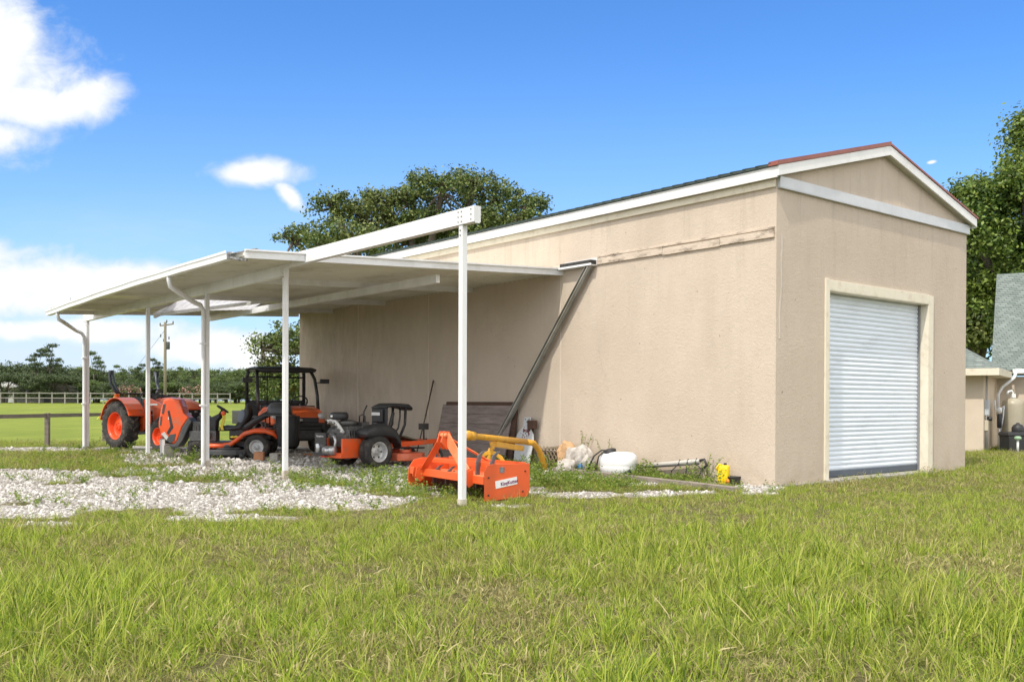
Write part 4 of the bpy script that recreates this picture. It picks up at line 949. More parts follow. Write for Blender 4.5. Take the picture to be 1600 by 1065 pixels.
# things lying on the lawn tractor
yc = thing('yellow_cloth', 'crumpled yellow gloves lying on the orange fender of the riding mower', 'gloves', lt.matrix_world @ Vector((0,0,0)))
yc.location = la_ + Matrix.Rotation(lh, 3, 'Z') @ Vector((.46,.40,.445))
m = MB()
for i in range(9): m.ell((RNG.uniform(-.09,.09), RNG.uniform(-.03,.03), .02+RNG.uniform(0,.035)), (RNG.uniform(.03,.06), .03, .02), 8, 5)
m.build('glove_fabric', YEL, yc)
m = MB(); m.ell((.10,.0,.01), (.07,.03,.015), 8, 5); m.build('cuff', M('pale_cloth', (.70,.66,.50), rough=.9), yc)

ys_ = thing('yellow_strap', 'bright yellow strap hanging beside the seat of the riding mower', 'strap', la_ + Matrix.Rotation(lh, 3, 'Z') @ Vector((.80,.26,.62)))
m = MB(); m.loft([[Vector((a,-.012,z)), Vector((a+.06,-.012,z)), Vector((a+.06,.012,z)), Vector((a,.012,z))] for a, z in ((.02,.0),(.0,.08),(.03,.16),(.05,.26),(.04,.34))], smooth=False); m.build('strap_band', YEL, ys_)
m = MB(); m.ell((.07,0,.36), (.06,.04,.05), 8, 5); m.build('orange_tag', ORG, ys_)
# ---- utility vehicle, +x forward
ud = Vector((.53, -.848, 0)); uo = Vector((-5.02, 22.2, 0)) - ud*2.42
uv_ = thing('utility_vehicle', 'black and orange side by side utility vehicle with black canopy by the wall', 'utility vehicle', uo, math.atan2(ud.y, ud.x))
UTM = M('utility_orange', (.72,.13,.03), (.64,.11,.028), .4, nscale=3, coat=.3)
for sg in (-1, 1):
    wheel(uv_, 0, sg*.56, .31, .25, .16, RUB, BLM, sg); wheel(uv_, 1.95, sg*.56, .31, .24, .16, RUB, BLM, sg, yaw=.1)
m = MB(); m.box(-.45,2.35,-.32,.32,.30,.44); m.box(.5,1.6,-.68,.68,.34,.40); m.build('chassis', BLM, uv_, .02)
m = MB(); m.box(-.60,.62,-.70,.70,.66,.72); m.box(-.60,.62,-.70,-.66,.72,1.0); m.box(-.60,.62,.66,.70,.72,1.0); m.box(.58,.62,-.66,.66,.72,1.02); m.box(-.60,-.56,-.66,.66,.72,1.0); m.build('cargo_bed', BLM, uv_, .01)
m = MB(); secs = []
for x_, w_, z0, z1 in ((1.50,.66,.55,1.12), (1.80,.66,.62,1.13), (2.10,.64,.66,1.08), (2.32,.60,.68,.99), (2.42,.55,.70,.90)):
    secs.append([Vector((x_, y_, z_)) for y_, z_ in ((-w_,z0), (w_,z0), (w_,z0+(z1-z0)*.7), (w_*.86,z1-.03), (w_*.5,z1), (-w_*.5,z1), (-w_*.86,z1-.03), (-w_,z0+(z1-z0)*.7))])
m.loft(secs, smooth=False); uh = m.build('hood', UTM, uv_, .03)
m = MB(); m.box(2.28,2.47,-.56,.56,.56,.735); m.box(2.25,2.44,-.42,.42,.735,.86); m.build('grille', BLK, uh, .02)
m = MB(); m.ell((2.455,0,.80), (.012,.06,.035), 14, 8); m.build('emblem', SIL, uh)
for sg in (-1, 1):
    m = MB(); m.ell((2.36,sg*.50,.885), (.10,.10,.085), 14, 8); m.build('headlight', LENS, uh)
    m = MB(); n = 8
    for i in range(n):
        a0, a1 = rad(160-150*i/n), rad(160-150*(i+1)/n); y0, y1 = sorted((sg*.42, sg*.76))
        m.box(-.07,.07,y0,y1,-.02,.02, R=Matrix.Rotation(-(a0-PI/2), 3, 'Y'), c=(1.95+.43*math.cos(a0), 0, .34+.40*math.sin(a0)))
    m.build('front_fender', BLK, uv_, .01)
    m = MB(); m.tube([(1.0,sg*.66,.4),(1.0,sg*.68,.9)], .02, 6); m.build('side_bar', BLM, uv_)
m = MB(); m.tube([(2.45,-.5,.42),(2.56,-.5,.5),(2.58,-.45,.68),(2.58,.45,.68),(2.56,.5,.5),(2.45,.5,.42)], .025, 8); m.box(2.38,2.5,-.46,.46,.36,.56); m.tube([(2.1,-.45,.32),(2.2,-.2,.4),(2.1,-.1,.45)], .03, 8); m.tube([(2.1,.45,.32),(2.2,.2,.4)], .03, 8); m.build('front_bumper', BLM, uv_, .01)
m = MB(); m.box(.62,1.15,-.62,.62,.45,.78); m.box(1.15,1.6,-.62,.62,.38,.42); m.box(1.42,1.58,-.62,.62,.85,1.14); m.build('cab_floor', BLK, uv_, .03)
for y_ in (-.34, .34):
    m = MB(); seat_shell(m, .92, y_, .78, .50, .44, .46); m.build('seat', DGR, uv_)
m = MB(); yw = .33; ring = [Vector((1.32+.19*math.cos(t)*.5, yw+.19*math.sin(t), 1.22+.19*math.cos(t)*.8)) for t in np.linspace(0, 2*PI, 21)]; m.tube(ring, .018, 6); m.tube([(1.32,yw,1.22), (1.46,yw,1.08)], .022, 6); m.bar((1.32,yw-.17,1.22), (1.32,yw+.17,1.22), .03, .02); m.build('steering_wheel', BLK, uv_)
m = MB(); zt = 2.02
for sg in (-1, 1):
    m.tube([(.62,sg*.66,.7),(.60,sg*.67,1.85),(.68,sg*.64,zt-.02)], .042, 8)
    m.tube([(1.62,sg*.68,1.0),(1.55,sg*.68,1.4),(1.42,sg*.66,1.80),(1.25,sg*.62,zt-.02),(.68,sg*.62,zt-.02)], .040, 8)
m.tube([(.60,-.66,1.15),(.60,.66,1.15)], .022, 8); m.tube([(.60,-.2,1.15),(.62,-.2,zt-.03)], .014, 6); m.tube([(.60,.2,1.15),(.62,.2,zt-.03)], .014, 6); m.tube([(1.25,-.62,zt-.04),(1.25,.62,zt-.04)], .025, 8); m.tube([(.62,-.66,1.85),(.62,.66,1.85)], .022, 8)
m.build('roll_cage', BLM, uv_)
m = MB(); secs = []
for x_, z_, w_ in ((.42,zt-.0,.60), (.50,zt+.045,.68), (.9,zt+.065,.70), (1.3,zt+.06,.70), (1.48,zt+.035,.68), (1.56,zt-.01,.62)):
    secs.append([Vector((x_, y_, zz)) for y_, zz in ((-w_,z_-.05), (w_,z_-.05), (w_+.01,z_-.02), (w_*.9,z_+.005), (w_*.3,z_+.02), (-w_*.3,z_+.02), (-w_*.9,z_+.005), (-w_-.01,z_-.02))])
m.loft(secs); m.build('canopy', BLK, uv_)
m = MB(); m.box(.57,.60,-.64,.64,.9,1.27); m.build('rear_screen', BLM, uv_, .005)
for sg in (-1, 1):
    m = MB(); m.bar((1.46,sg*.68,1.70),(1.50,sg*.78,1.72), .025, .025); m.box(-.03,.02,-.12,.10,-.05,.06,c=(1.50,sg*.88,1.74)); m.build('side_mirror', BLK, uv_, .015)

uv_.scale = (1.0, 1.10, 1.0)
# ---- zero-turn mower, +x forward (towards the wall)
zd = Vector((.70, .715, 0)); zo_ = Vector((-2.90, 17.85, 0))
zt_ = thing('zero_turn_mower', 'orange zero turn mower with exposed black engine and folded seat', 'zero turn mower', zo_, math.atan2(zd.y, zd.x))
for sg in (-1, 1):
    wheel(zt_, 0, sg*.50, .31, .28, .185, RUB, WRM, sg, nholes=6)
    w_ = wheel(zt_, 1.55, sg*.42, .16, .13, .075, RUB, WRM, sg)
    m = MB(); m.bar((1.52,sg*.42,.30),(1.52,sg*.42,.50), .05, .05); m.bar((1.55,sg*.42-.09,.16),(1.52,sg*.42-.05,.33), .02, .05); m.bar((1.55,sg*.42+.09,.16),(1.52,sg*.42+.05,.33), .02, .05); m.build('caster_fork', ORG, zt_, .005)
m = MB()
m.box(-.62,.35,-.33,-.27,.20,.56); m.box(-.62,.35,.27,.33,.20,.56); m.box(-.66,-.60,-.33,.33,.20,.30); m.bar((.3,-.36,.40),(1.58,-.40,.47), .07, .09); m.bar((.3,.36,.40),(1.58,.40,.47), .07, .09); m.box(1.46,1.56,-.44,.44,.42,.50); m.box(.25,.33,-.4,.4,.3,.5)
m.box(.30,.95,-.30,.30,.44,.47)
m.build('frame', ORG, zt_, .008)
m = MB(); m.box(-.50,.0,-.25,.25,.40,.62); m.box(-.42,-.05,-.20,.20,.62,.78); m.lathe([(.16,0),(.18,.03),(.18,.07),(.10,.10)], (-.28,.0,.80), (0,0,1), 20)
for i in range(7): m.box(-.44+.055*i,-.425+.055*i,-.28,.28,.55,.72)
m.lathe([(.07,0),(.075,.02),(.075,.18),(.06,.2)], (-.44,.22,.46), (0,0,1), 14); m.lathe([(.08,-.02),(.085,.0),(.085,.24),(.07,.26)], (-.12,-.30,.66), (0,1,0), 14)
m.box(-.10,.06,-.22,.20,.72,.86)
m.build('engine', ENG, zt_, .01)
m = MB(); m.lathe([(.05,0),(.15,.0),(.175,.03),(.18,.06),(.175,.11),(.15,.14),(.13,.145),(.0,.15)], (-.40,.10,.90), (0,0,1), 22); af = m.build('air_filter', BLK, zt_)
m = MB(); m.box(-.58,-.57,.06,.12,.95,.99); m.build('label', STK, af)
m = MB(); m.tube([(-.52,.27,.84),(-.55,.16,.90),(-.52,.04,.88),(-.50,-.06,.78),(-.46,-.14,.66)], [.025,.028,.03,.03,.028], 8)
for i in range(6): m.ell((-.54+.01*i,.24-.07*i,.885-.008*i*i), (.035,.03,.03), 8, 5)
m.build('air_duct', WRM, zt_)
m = MB(); m.tube([(-.62,-.02,.60),(-.66,-.12,.60),(-.66,-.16,.52),(-.66,-.14,.38),(-.66,-.06,.33)], .026, 8); m.build('exhaust_pipe', SIL, zt_)
m = MB(); m.lathe([(.05,-.02),(.085,0),(.085,.26),(.05,.28)], (-.70,-.16,.34), (0,1,0), 16); m.lathe([(.055,-.02),(.06,0),(.06,.06)], (-.76,-.06,.34), (-1,0,0), 14); m.build('muffler', SIL, zt_)
m = MB(); m.box(-.73,-.70,.06,.42,.42,.66); m.box(-.73,-.62,.40,.42,.30,.66); m.box(-.74,-.70,.04,.44,.24,.30); plt = m.build('engine_guard', BLK, zt_, .008)
text('lettering', 'Husqvarna', .055, STK, plt, (-.732, .245, .60), (PI/2, 0, -PI/2))
for yq in (.16, .32):
    m = MB(); m.lathe([(.05,-.01),(.06,0),(.06,.15),(.05,.16)], (-.70,yq,.30), (0,0,1), 14); m.build('oil_filter', SIL if yq > .2 else BLM, zt_)
m = MB(); m.box(-.72,-.70,.10,.20,.22,.27); m.build('rear_reflector', M('red_reflector', (.6,.03,.02), rough=.2), zt_)
for sg in (-1, 1):   # fuel tanks over the wheels
    m = MB(); secs = []
    for x_, z_, d_ in ((-.30,.70,.03), (-.26,.72,.09), (-.05,.76,.12), (.20,.76,.12), (.38,.70,.10), (.48,.58,.09), (.50,.48,.05)):
        secs.append([Vector((x_, sg*.47+.17*math.copysign(abs(math.cos(t))**.5, math.cos(t)), z_-.06+d_*math.copysign(abs(math.sin(t))**.5, math.sin(t)))) for t in np.linspace(0, 2*PI, 21)[:-1]])
    m.loft(secs); tk = m.build('fuel_tank', BLK, zt_)
    m = MB(); m.lathe([(.05,0),(.055,.02),(.05,.045)], (.0,sg*.47,.815), (0,0,1), 14); m.build('fuel_cap', BLM, tk)
m = MB(); m.tube([(-.02,-.2,.80),(-.02,-.2,.97),(-.02,-.12,1.0),(-.02,-.02,.97),(-.02,-.02,.80)], .012, 6); m.tube([(.18,.12,.8),(.19,.12,1.05),(.26,.12,1.17)], .016, 6); m.build('control_lever', BLM, zt_)
m = MB(); m.box(.44,.50,-.24,.22,.56,1.12); m.box(.38,.44,-.18,.14,.84,1.10); m.bar((.50,-.22,.6),(.64,-.22,1.05), .05, .07); m.bar((.50,.22,.6),(.64,.22,1.05), .05, .07); cns = m.build('folded_seat', BLK, zt_, .03)
m = MB(); m.box(.352,.358,-.16,.10,.98,1.04); m.build('label', STK, cns)
m = MB(); secs = []
for x_, z_, t_ in ((.44,1.16,.03), (.60,1.21,.05), (.85,1.20,.06), (1.05,1.18,.07), (1.12,1.14,.05)):
    secs.append([Vector((x_, .22*math.copysign(abs(math.cos(t))**.4, math.cos(t)), z_-.03+.75*t_*math.copysign(abs(math.sin(t))**.5, math.sin(t)))) for t in np.linspace(0, 2*PI, 17)[:-1]])
m.loft(secs); m.build('seat_cushion', BLK, zt_)
m = MB(); 
for sg in (-1, 1): m.tube([(.62,sg*.22,.56),(.76,sg*.22,.74),(.80,sg*.22,.95),(.82,sg*.20,1.16)], .018, 6); m.tube([(.80,sg*.22,.56),(.94,sg*.2,.80),(.96,sg*.2,1.15)], .028, 6)
m.build('seat_support', BLM, zt_)
m = MB(); m.box(.78,1.12,-.28,.28,.50,.54, R=Matrix.Rotation(rad(14),3,'Y'), c=(0,0,.25)); m.build('foot_plate', M('khaki_rubber_mat', (.15,.14,.09), (.11,.10,.07), .8, nscale=8), zt_, .02)
m = MB(); m.prism([(.42,-.62),(.62,-.70),(.98,-.68),(1.20,-.5),(1.24,0),(1.20,.5),(.98,.68),(.62,.70),(.42,.62)], .12, .26, 'xy'); m.lathe([(.11,0),(.11,.06)], (.85,0,.26), (0,0,1), 14); m.lathe([(.11,0),(.11,.06)], (.78,.4,.26), (0,0,1), 14); m.lathe([(.11,0),(.11,.06)], (.78,-.4,.26), (0,0,1), 14); zk = m.build('mower_deck', ORF, zt_, .02)
for y_ in (-.70, .70):
    m = MB(); m.lathe([(.03,-.02),(.06,-.02),(.06,.02),(.03,.02)], (1.05,y_,.10), (0,1,0), 14); m.build('deck_wheel', BLK, zk)
m = MB(); m.bar((1.05,-.30,.40),(1.42,-.30,.50), .03, .05); m.tube([(.55,-.35,.36),(1.3,-.37,.34)], .018, 6); m.tube([(.55,.35,.36),(1.3,.37,.34)], .018, 6); m.tube([(1.30,-.35,.5),(1.28,-.37,.72)], .018, 6); m.box(1.20,1.36,-.43,-.30,.70,.82); m.build('height_lever', BLM, zt_, .006)
# ------------------------------------------------------------------ box scraper
BOX = M('box_scraper_orange', (.76,.115,.022), (.68,.10,.02), .5, nscale=3, dirt=(.36,.13,.05), dirt_amt=.45, dirt_scale=4)
BOXF = M('sun_faded_orange', (.78,.20,.06), (.82,.33,.17), .55, nscale=4)
RST = M('rusty_steel', (.13,.05,.03), (.07,.035,.025), .8, nscale=10, bump=.3)
TIN = M('shank_grey_steel', (.10,.10,.11), (.16,.15,.15), .5, .4, nscale=8)
p_r = G(757, 784); p_r.z = 0
bd = (-U*.0 + V*1.0)      # width direction, away along the wall
bx = thing('box_scraper', 'orange steel box scraper with white sticker on its side plate', 'box scraper', p_r, TH)
# local: x along U (towards the wall), y along V (width), z up
Wd = 1.72
def side_plate(y0, y1, nm):
    pl = [(0.0,.0),(.74,.03),(.74,.42),(.10,.465),(.04,.45),(0.0,.38)]
    m = MB(); m.prism(pl, y0, y1); return m.build(nm, BOX, bx, .006)
m = MB(); m.prism([(0.0,.0),(.70,.03),(.74,.10),(.74,.455),(.12,.47),(.04,.45),(0.0,.38)], 0, .012); sp_ = m.build('side_plate', BOX, bx, .004)
m = MB(); m.prism([(-.02,.10),(.10,.06),(.70,.06),(.70,.45),(.22,.47),(.08,.44),(.0,.34)], Wd, Wd+.012); m.build('side_plate', BOX, bx, .004)
m = MB(); m.box(.145,.50,-.0045,-.001,.14,.235, R=Matrix.Rotation(rad(-7),3,'Y'), c=(.05,0,0.0)); stx = m.build('sticker', STK, sp_)
kk = text('lettering', 'KingKutter', .064, M('purple_print', (.16,.015,.11), rough=.5), sp_, (.395, -.006, .225), (PI/2, rad(-7), 0), off=.0012)
m = MB(); m.box(.24,.315,-.004,-.001,.355,.425); m.build('emblem_plate', M('small_badge', (.04,.05,.07), (.35,.36,.36), .3, nscale=40), sp_)
m = MB(); m.bar((.03,.012,.26),(.03,Wd,.30), .04, .10); m.bar((.36,.012,.43),(.36,Wd,.43), .06,.06); m.build('cross_bar', BOX, bx, .004)
m = MB(); m.prism([(.60,.05),(.66,.15),(.70,.30),(.69,.47),(.675,.47),(.682,.30),(.645,.16),(.585,.06)], .012, Wd); m.box(.56,.60,.012,Wd,.03,.16); m.build('mouldboard', BOX, bx, .003)
m = MB(); m.box(.05,.55,.02,Wd-.02,.285,.295); m.build('box_floor_plate', BOXF, bx)
for yb in (.15,.5,1.2,1.55):
    for xb in (.10,.40):
        m = MB(); m.lathe([(.013,0),(.013,.012)], (xb, yb, .295), (0,0,1), 6); m.build('bolt', RST, bx)
for xb, zb in ((.06,.08),(.06,.30),(.62,.10),(.66,.36)):
    m = MB(); m.lathe([(.013,0),(.013,.010)], (xb, 0, zb), (0,-1,0), 6); m.build('bolt', RST, sp_)
m = MB(); m.box(.44,.58,.05,Wd-.02,.03,.16); m.build('cutting_edge', RST, bx)
for i, y_ in enumerate((.22,.52,.86,1.2,1.5)):
    m = MB(); a = .58 if i < 2 else .34
    m.loft([[Vector((.28+dx-.02,y_-.013,z_)), Vector((.28+dx+.045,y_-.013,z_+.01)), Vector((.28+dx+.045,y_+.013,z_+.01)), Vector((.28+dx-.02,y_+.013,z_))] for dx, z_ in ((.10,a+.02),(.03,a-.03),(.0,a-.12),(-.01,.30),(-.01,.12))] , smooth=False); m.build('scarifier_shank', TIN, bx, .004)
# A-frame
top_ = Vector((-.06, .86, .92))
for sg in (-1, 1):
    m = MB(); m.prism([(-.10,.72),(-.05,.86),(.04,.86),(.09,.76),(.07,.64),(-.01,.62)], .86+sg*.035, .86+sg*.055); m.build('mast_plate', BOX, bx, .004)
m = MB(); m.bar((-.0,.86-.03,.79),(.04,.36,.28), .15, .014, up=(1,0,0)); m.build('mast_brace', BOXF, bx, .003)
m = MB(); m.bar((-.0,.86+.03,.80),(.02,1.42,.30), .012, .11, up=(1,0,0)); m.build('mast_brace', BOX, bx, .003)
m = MB(); m.bar((.03,.86-.02,.78),(.64,.86-.10,.46), .10, .014); m.build('top_brace', BOXF, bx, .003)
for y_ in (.30, 1.42):
    for s_ in (-.035, .035):
        m = MB(); m.prism([(-.12,.24),(-.10,.36),(.02,.40),(.03,.20),(-.05,.16)], y_+s_-.005, y_+s_+.005); m.build('hitch_lug', BOX, bx, .003)
m = MB(); m.lathe([(.03,-.07),(.03,.07)], (-.03,.86,.81), (0,1,0), 12); m.build('top_pin', BOXF, bx)

# ---- yellow auger boom lying behind it
YP = M('yellow_ochre_paint', (.72,.38,.03), (.62,.30,.02), .45, nscale=4, dirt=(.20,.12,.05), dirt_amt=.5, dirt_scale=6)
a0 = P(731, 680, 13.9); a1 = P(822, 690, 16.4); a2 = P(842, 704, 16.75); a3 = P(850, 724, 16.9)
yb_ = thing('auger_boom', 'yellow steel auger boom with a curved end resting behind the box scraper', 'auger boom', a0)
def rel(p): return p-a0
m = MB(); m.tube([rel(a0), rel(a0.lerp(a1,.5)), rel(a1)], [.044,.050,.052], 12)
m.tube([rel(a1), rel(a1.lerp(a2,.35)+Vector((.05,0,.035))), rel(a2+Vector((.0,0,.01))), rel(a3), rel(a3)+Vector((.01,.0,-.12))], .052, 12); bo = m.build('boom_tube', YP, yb_)
m = MB(); m.lathe([(.02,-.06),(.075,-.05),(.075,.05),(.02,.06)], rel(a0), (0,1,.0), 14); m.tube([rel(a0), rel(a0.lerp(a1,.09))], .068, 12); m.build('boom_knuckle', YP, yb_)
d_ = (a1-a0).normalized(); mid = a0.lerp(a1,.25)
m = MB(); m.bar(rel(a0.lerp(a1,.13))+Vector((0,-.058,.0)), rel(a0.lerp(a1,.45))+Vector((0,-.062,.0)), .006, .07); m.build('sticker', STK, yb_)
m = MB(); m.bar(rel(a0.lerp(a1,.42))+Vector((0,0,-.09)), rel(a0.lerp(a1,.92))+Vector((0,0,-.12)), .08, .09); m.build('boom_bracket', YP, yb_, .006)
c_ = a0.lerp(a1,.36)+Vector((0,0,-.06)); yk = [(-.25,-.36),(-.24,-.22),(-.17,-.10),(-.05,-.04),(.06,-.05),(.18,-.13),(.26,-.26),(.27,-.44)]
m = MB(); m.tube([rel(c_), rel(c_)+Vector((.03,0,-.12))], .03, 8); m.loft([[rel(c_)+Vector((x_+.0,-.03,z_-.10)), rel(c_)+Vector((x_,.03,z_-.10)), rel(c_)+Vector((x_*.86,.03,z_-.16)), rel(c_)+Vector((x_*.86,-.03,z_-.16))] for x_, z_ in yk], smooth=False); m.build('yoke', YP, yb_, .005)
m = MB(); m.tube([rel(c_)+Vector((.0,0,-.1)), rel(c_)+Vector((-.1,.05,-.5)), rel(c_)+Vector((-.1,.08,-.72))], .04, 10); m.box(-.12,.12,-.12,.12,-.80,-.55,c=rel(c_)+Vector((-.1,.08,.04))); m.build('gearbox', YP, yb_, .02)

# ---- weathered plywood panels leaning on the wall
WOODP = M('weathered_grey_plywood', (.33,.27,.245), (.19,.15,.135), .9, nscale=2.2, stretch=(1,1,9), dirt=(.30,.26,.23), dirt_amt=.5, dirt_scale=3, bump=.5, bscale=25)
WOODE = M('dark_brown_wood', (.07,.04,.028), (.11,.06,.04), .9, nscale=4, stretch=(1,1,6))
vq, zq = PU(795, 628, -.16); vq2, _ = PU(682, 640, -.22)
def leanpanel(name, label, v0, v1, h, du, mat, grp):
    t_ = thing(name, label, 'wooden board', B(-du, v0), TH, grp)
    ang = math.atan2(du-.03, h); R = Matrix.Rotation(ang, 3, 'Y')
    m = MB(); 
    nb = 6
    for i in range(nb):
        m.box(-.012,.006-.002*(i%2), 0, v1-v0, h*i/nb+.004, h*(i+1)/nb-.004, R=R)
    m.box(.0061,.016,0,v1-v0,0,h,R=R); m.build('board_face', mat, t_)
    for y_ in (.03, v1-v0-.09):
        m = MB(); m.box(.017,.055,y_,y_+.06,.02,h-.02,R=R); m.build('batten', WOODE, t_)
    return t_
leanpanel('leaning_boards', 'weathered grey plank panel leaning foremost against the stucco wall', vq, vq2, 1.22, .30, WOODP, 'plank panels leaning on the wall')
leanpanel('leaning_boards', 'slightly taller dark wooden panel standing behind the front plank panel', vq-.12, vq2-.12, 1.26, .18, WOODE, 'plank panels leaning on the wall')

# ---- metal channel leaning against the wall
vt, zt2 = PU(921, 415, -.09); vb, zb2 = PU(793, 660, -.12)
p0 = B(-.07, vt, zt2); p1 = B(-.14, vb+ (vb-vt)*.55, .02); p1 = B(-.14, vb, zb2)
d_ = (B(0,vb,zb2)-B(0,vt,zt2)); k_ = (zb2-.02)/(zt2-zb2); p1 = B(-.14, vb+(vb-vt)*k_, .02)
ch = thing('metal_channel', 'long rusty galvanised metal channel leaning diagonally against the side wall', 'metal channel', p1)
GAL = M('dull_galvanised', (.24,.25,.23), (.38,.39,.37), .4, .6, nscale=2, stretch=(1,1,.3), dirt=(.14,.10,.07), dirt_amt=.6, dirt_scale=5)
q0, q1 = p0-p1, Vector((0,0,0)); ax = V
m = MB(); m.bar(q1, q0, .012, .13, up=V); m.bar(q1+V*.06-U*.03, q0+V*.06-U*.03, .06, .010, up=V); m.bar(q1-V*.06-U*.03, q0-V*.06-U*.03, .06, .010, up=V)
m.build('channel', GAL, ch)
m = MB(); m.bar(q1-U*.05-V*.005, q0-U*.05-V*.005, .012, .03, up=V); m.build('centre_rib', M('worn_steel_rib', (.45,.42,.36), (.3,.28,.24), .4, .6), ch)
m = MB(); m.box(-.04,.04,-.04,.04,-.02,.10, c=q0); m.build('end_cap', WALUM, ch, .01)

# ---- rake handle leaning
vt, zt3 = PU(675.5, 594, -.06); g_ = B(-.75, vt+.75)
pt_ = G(652, 712); u_ = (pt_-C1).dot(U)
g_ = B(-.55, PU(650, 700, -.55)[0])
hd_ = thing('long_handled_tool', 'long thin wooden tool handle leaning against the wall behind the mower', 'garden tool', g_)
tp = B(-.03, vt, zt3)-g_
m = MB(); m.tube([(0,0,.08), tp*.5, tp], [.015,.015,.016], 7); m.tube([tp*.55, tp*.56], .022, 7); m.tube([tp*.97, tp], .019, 7); m.build('handle', M('dark_handle_wood', (.10,.07,.045), (.07,.05,.035), .7), hd_)
m = MB(); m.box(-.18,.18,-.02,.02,.0,.06); [m.box(-.17+.068*i,-.15+.068*i,-.03,.01,-.0,.03) for i in range(6)]; m.build('tool_head', RST, hd_)

# ---- steel silhouette target with wooden post behind
v_t, _ = PU(814, 710, -.28); tg_ = thing('steel_target', 'white painted steel silhouette target plate with dark red spatter', 'target plate', B(-.28, v_t), TH)
outl = [(-.24,.0),(-.25,.30),(-.27,.52),(-.24,.64),(-.16,.72),(-.10,.78),(-.095,.93),(-.08,.97),(.08,.97),(.095,.93),(.10,.78),(.16,.72),(.24,.64),(.27,.52),(.25,.30),(.24,.0)]
STM_ = bpy.data.materials.new('spattered_white'); STM_.use_nodes = True
ntx = STM_.node_tree; Nx = ntx.nodes; Lx = ntx.links; tcx = Nx.new('ShaderNodeTexCoord'); sx = Nx.new('ShaderNodeVectorMath'); sx.operation = 'DISTANCE'; sx.inputs[1].default_value = (0,0,.70); Lx.new(tcx.outputs['Object'], sx.inputs[0])
nx1 = Nx.new('ShaderNodeTexNoise'); nx1.inputs['Scale'].default_value = 22; nx1.inputs['Detail'].default_value = 5; Lx.new(tcx.outputs['Object'], nx1.inputs['Vector'])
m1 = Nx.new('ShaderNodeMapRange'); m1.inputs[1].default_value = .0; m1.inputs[2].default_value = .26; m1.inputs[3].default_value = .16; m1.inputs[4].default_value = -.12; Lx.new(sx.outputs['Value'], m1.inputs[0])
m1.inputs[3].default_value = .24
ad1 = Nx.new('ShaderNodeMath'); Lx.new(m1.outputs[0], ad1.inputs[0]); Lx.new(nx1.outputs['Fac'], ad1.inputs[1]); r1_ = Nx.new('ShaderNodeValToRGB'); r1_.color_ramp.elements[0].position = .56; r1_.color_ramp.elements[1].position = .60; r1_.color_ramp.elements[0].color = (.52,.54,.56,1); r1_.color_ramp.elements[1].color = (.13,.02,.02,1)
Lx.new(ad1.outputs[0], r1_.inputs[0]); Lx.new(r1_.outputs[0], Nx['Principled BSDF'].inputs['Base Color'])
m = MB(); Rl = Matrix.Rotation(rad(10), 3, 'Y'); m.prism([(a, b_) for a, b_ in outl], -.006, .006); m.v = [tuple(Rl @ Vector((v[1], v[0], v[2]))) for v in m.v]; m.build('plate', STM_, tg_)
for y_, z_ in ((-.06,.93),(.05,.93),(.0,.88)):
    m = MB(); m.lathe([(.012,0),(.012,.004)], Rl @ Vector((-.008, y_, z_)), Rl @ Vector((-1,0,0)), 8); m.build('bullet_hole', BLM, tg_)
v_p, _ = PU(829, 700, -.12); wp = thing('wood_post', 'short dark brown rotten wood post standing behind the white target plate', 'wood post', B(-.12, v_p), TH)
m = MB(); m.box(-.045,.045,-.045,.045,0,.90); m.box(-.05,.05,-.14,.05,.74,.90); m.build('post_timber', WOODE, wp, .01)

# ---- wire basket and torn bags
WIC = M('lattice_wood', (.30,.24,.17), (.20,.16,.11), .9, nscale=12)
v_b, _ = PU(864, 712, -.28); wbk = thing('lattice_crate', 'old low lattice crate of grey wood lying against the wall by the bags', 'lattice crate', B(-.30, v_b), TH)
m = MB(); hh = .38; 
for y0 in np.arange(-.36,.36,.10):
    m.bar((-.0,y0,.05),(-.0,min(y0+.3,.4),.05+hh*min(1,(.4-y0)/.3)), .012, .02, up=(1,0,0)); m.bar((.012,y0+.1,.05),(.012,max(y0-.2,-.4),.05+hh*min(1,(y0+.5)/.3)), .012, .02, up=(1,0,0))
m.build('lattice', WIC, wbk)
m = MB(); m.bar((0,-.42,.46),(.0,.42,.36), .05, .035); m.build('top_rail', WIC, wbk)
m = MB(); m.bar((0,-.42,.05),(.0,.42,.05), .05, .04); m.build('bottom_rail', WIC, wbk)
m = MB(); m.box(.03,.2,-.4,.4,.02,.34); m.build('crate_back', WOODE, wbk)
def crumple(name, label, px, py, u0, r, mat, seed, z=None, extra=None, cat='bag'):
    v_, zz = PU(px, py, u0); rr = np.random.default_rng(seed); t_ = thing(name, label, cat, B(u0, v_), TH)
    m = MB(); m.ell((0,0,r[2]*.95+ (z or 0)), r, 18, 12, p=.8); c0 = np.array([0,0,r[2]*.95+(z or 0)])
    vv = []
    for v in m.v:
        d = np.array(v)-c0; n_ = fbm(np.array([d[0]*9+d[2]*4+seed]), np.array([d[1]*9-d[2]*5]), seed, 3)[0]; e = .70+.75*n_
        q_ = c0+d*e; q_[2] = max(q_[2], 0.005); vv.append(tuple(q_))
    m.v = vv; m.s = [False]*len(m.s); m.build('bag_skin', mat, t_); return t_
SACK = M('white_torn_sack', (.60,.57,.53), (.40,.37,.34), .7, nscale=9, dirt=(.22,.16,.11), dirt_amt=.9, dirt_scale=6)
crumple('torn_sack', 'large pale torn feed sack slumped against the wall beside the weeds', 905, 715, -.28, (.17,.27,.23), SACK, 3)
crumple('torn_sack', 'small crumpled white sack lying in front of the larger torn sack', 884, 728, -.66, (.12,.18,.13), SACK, 8)
crumple('tan_sack', 'tan paper sack leaning between the lattice crate and white sack', 887, 712, -.24, (.13,.20,.27), M('tan_paper', (.60,.38,.20), (.50,.31,.17), .8, nscale=6), 12)
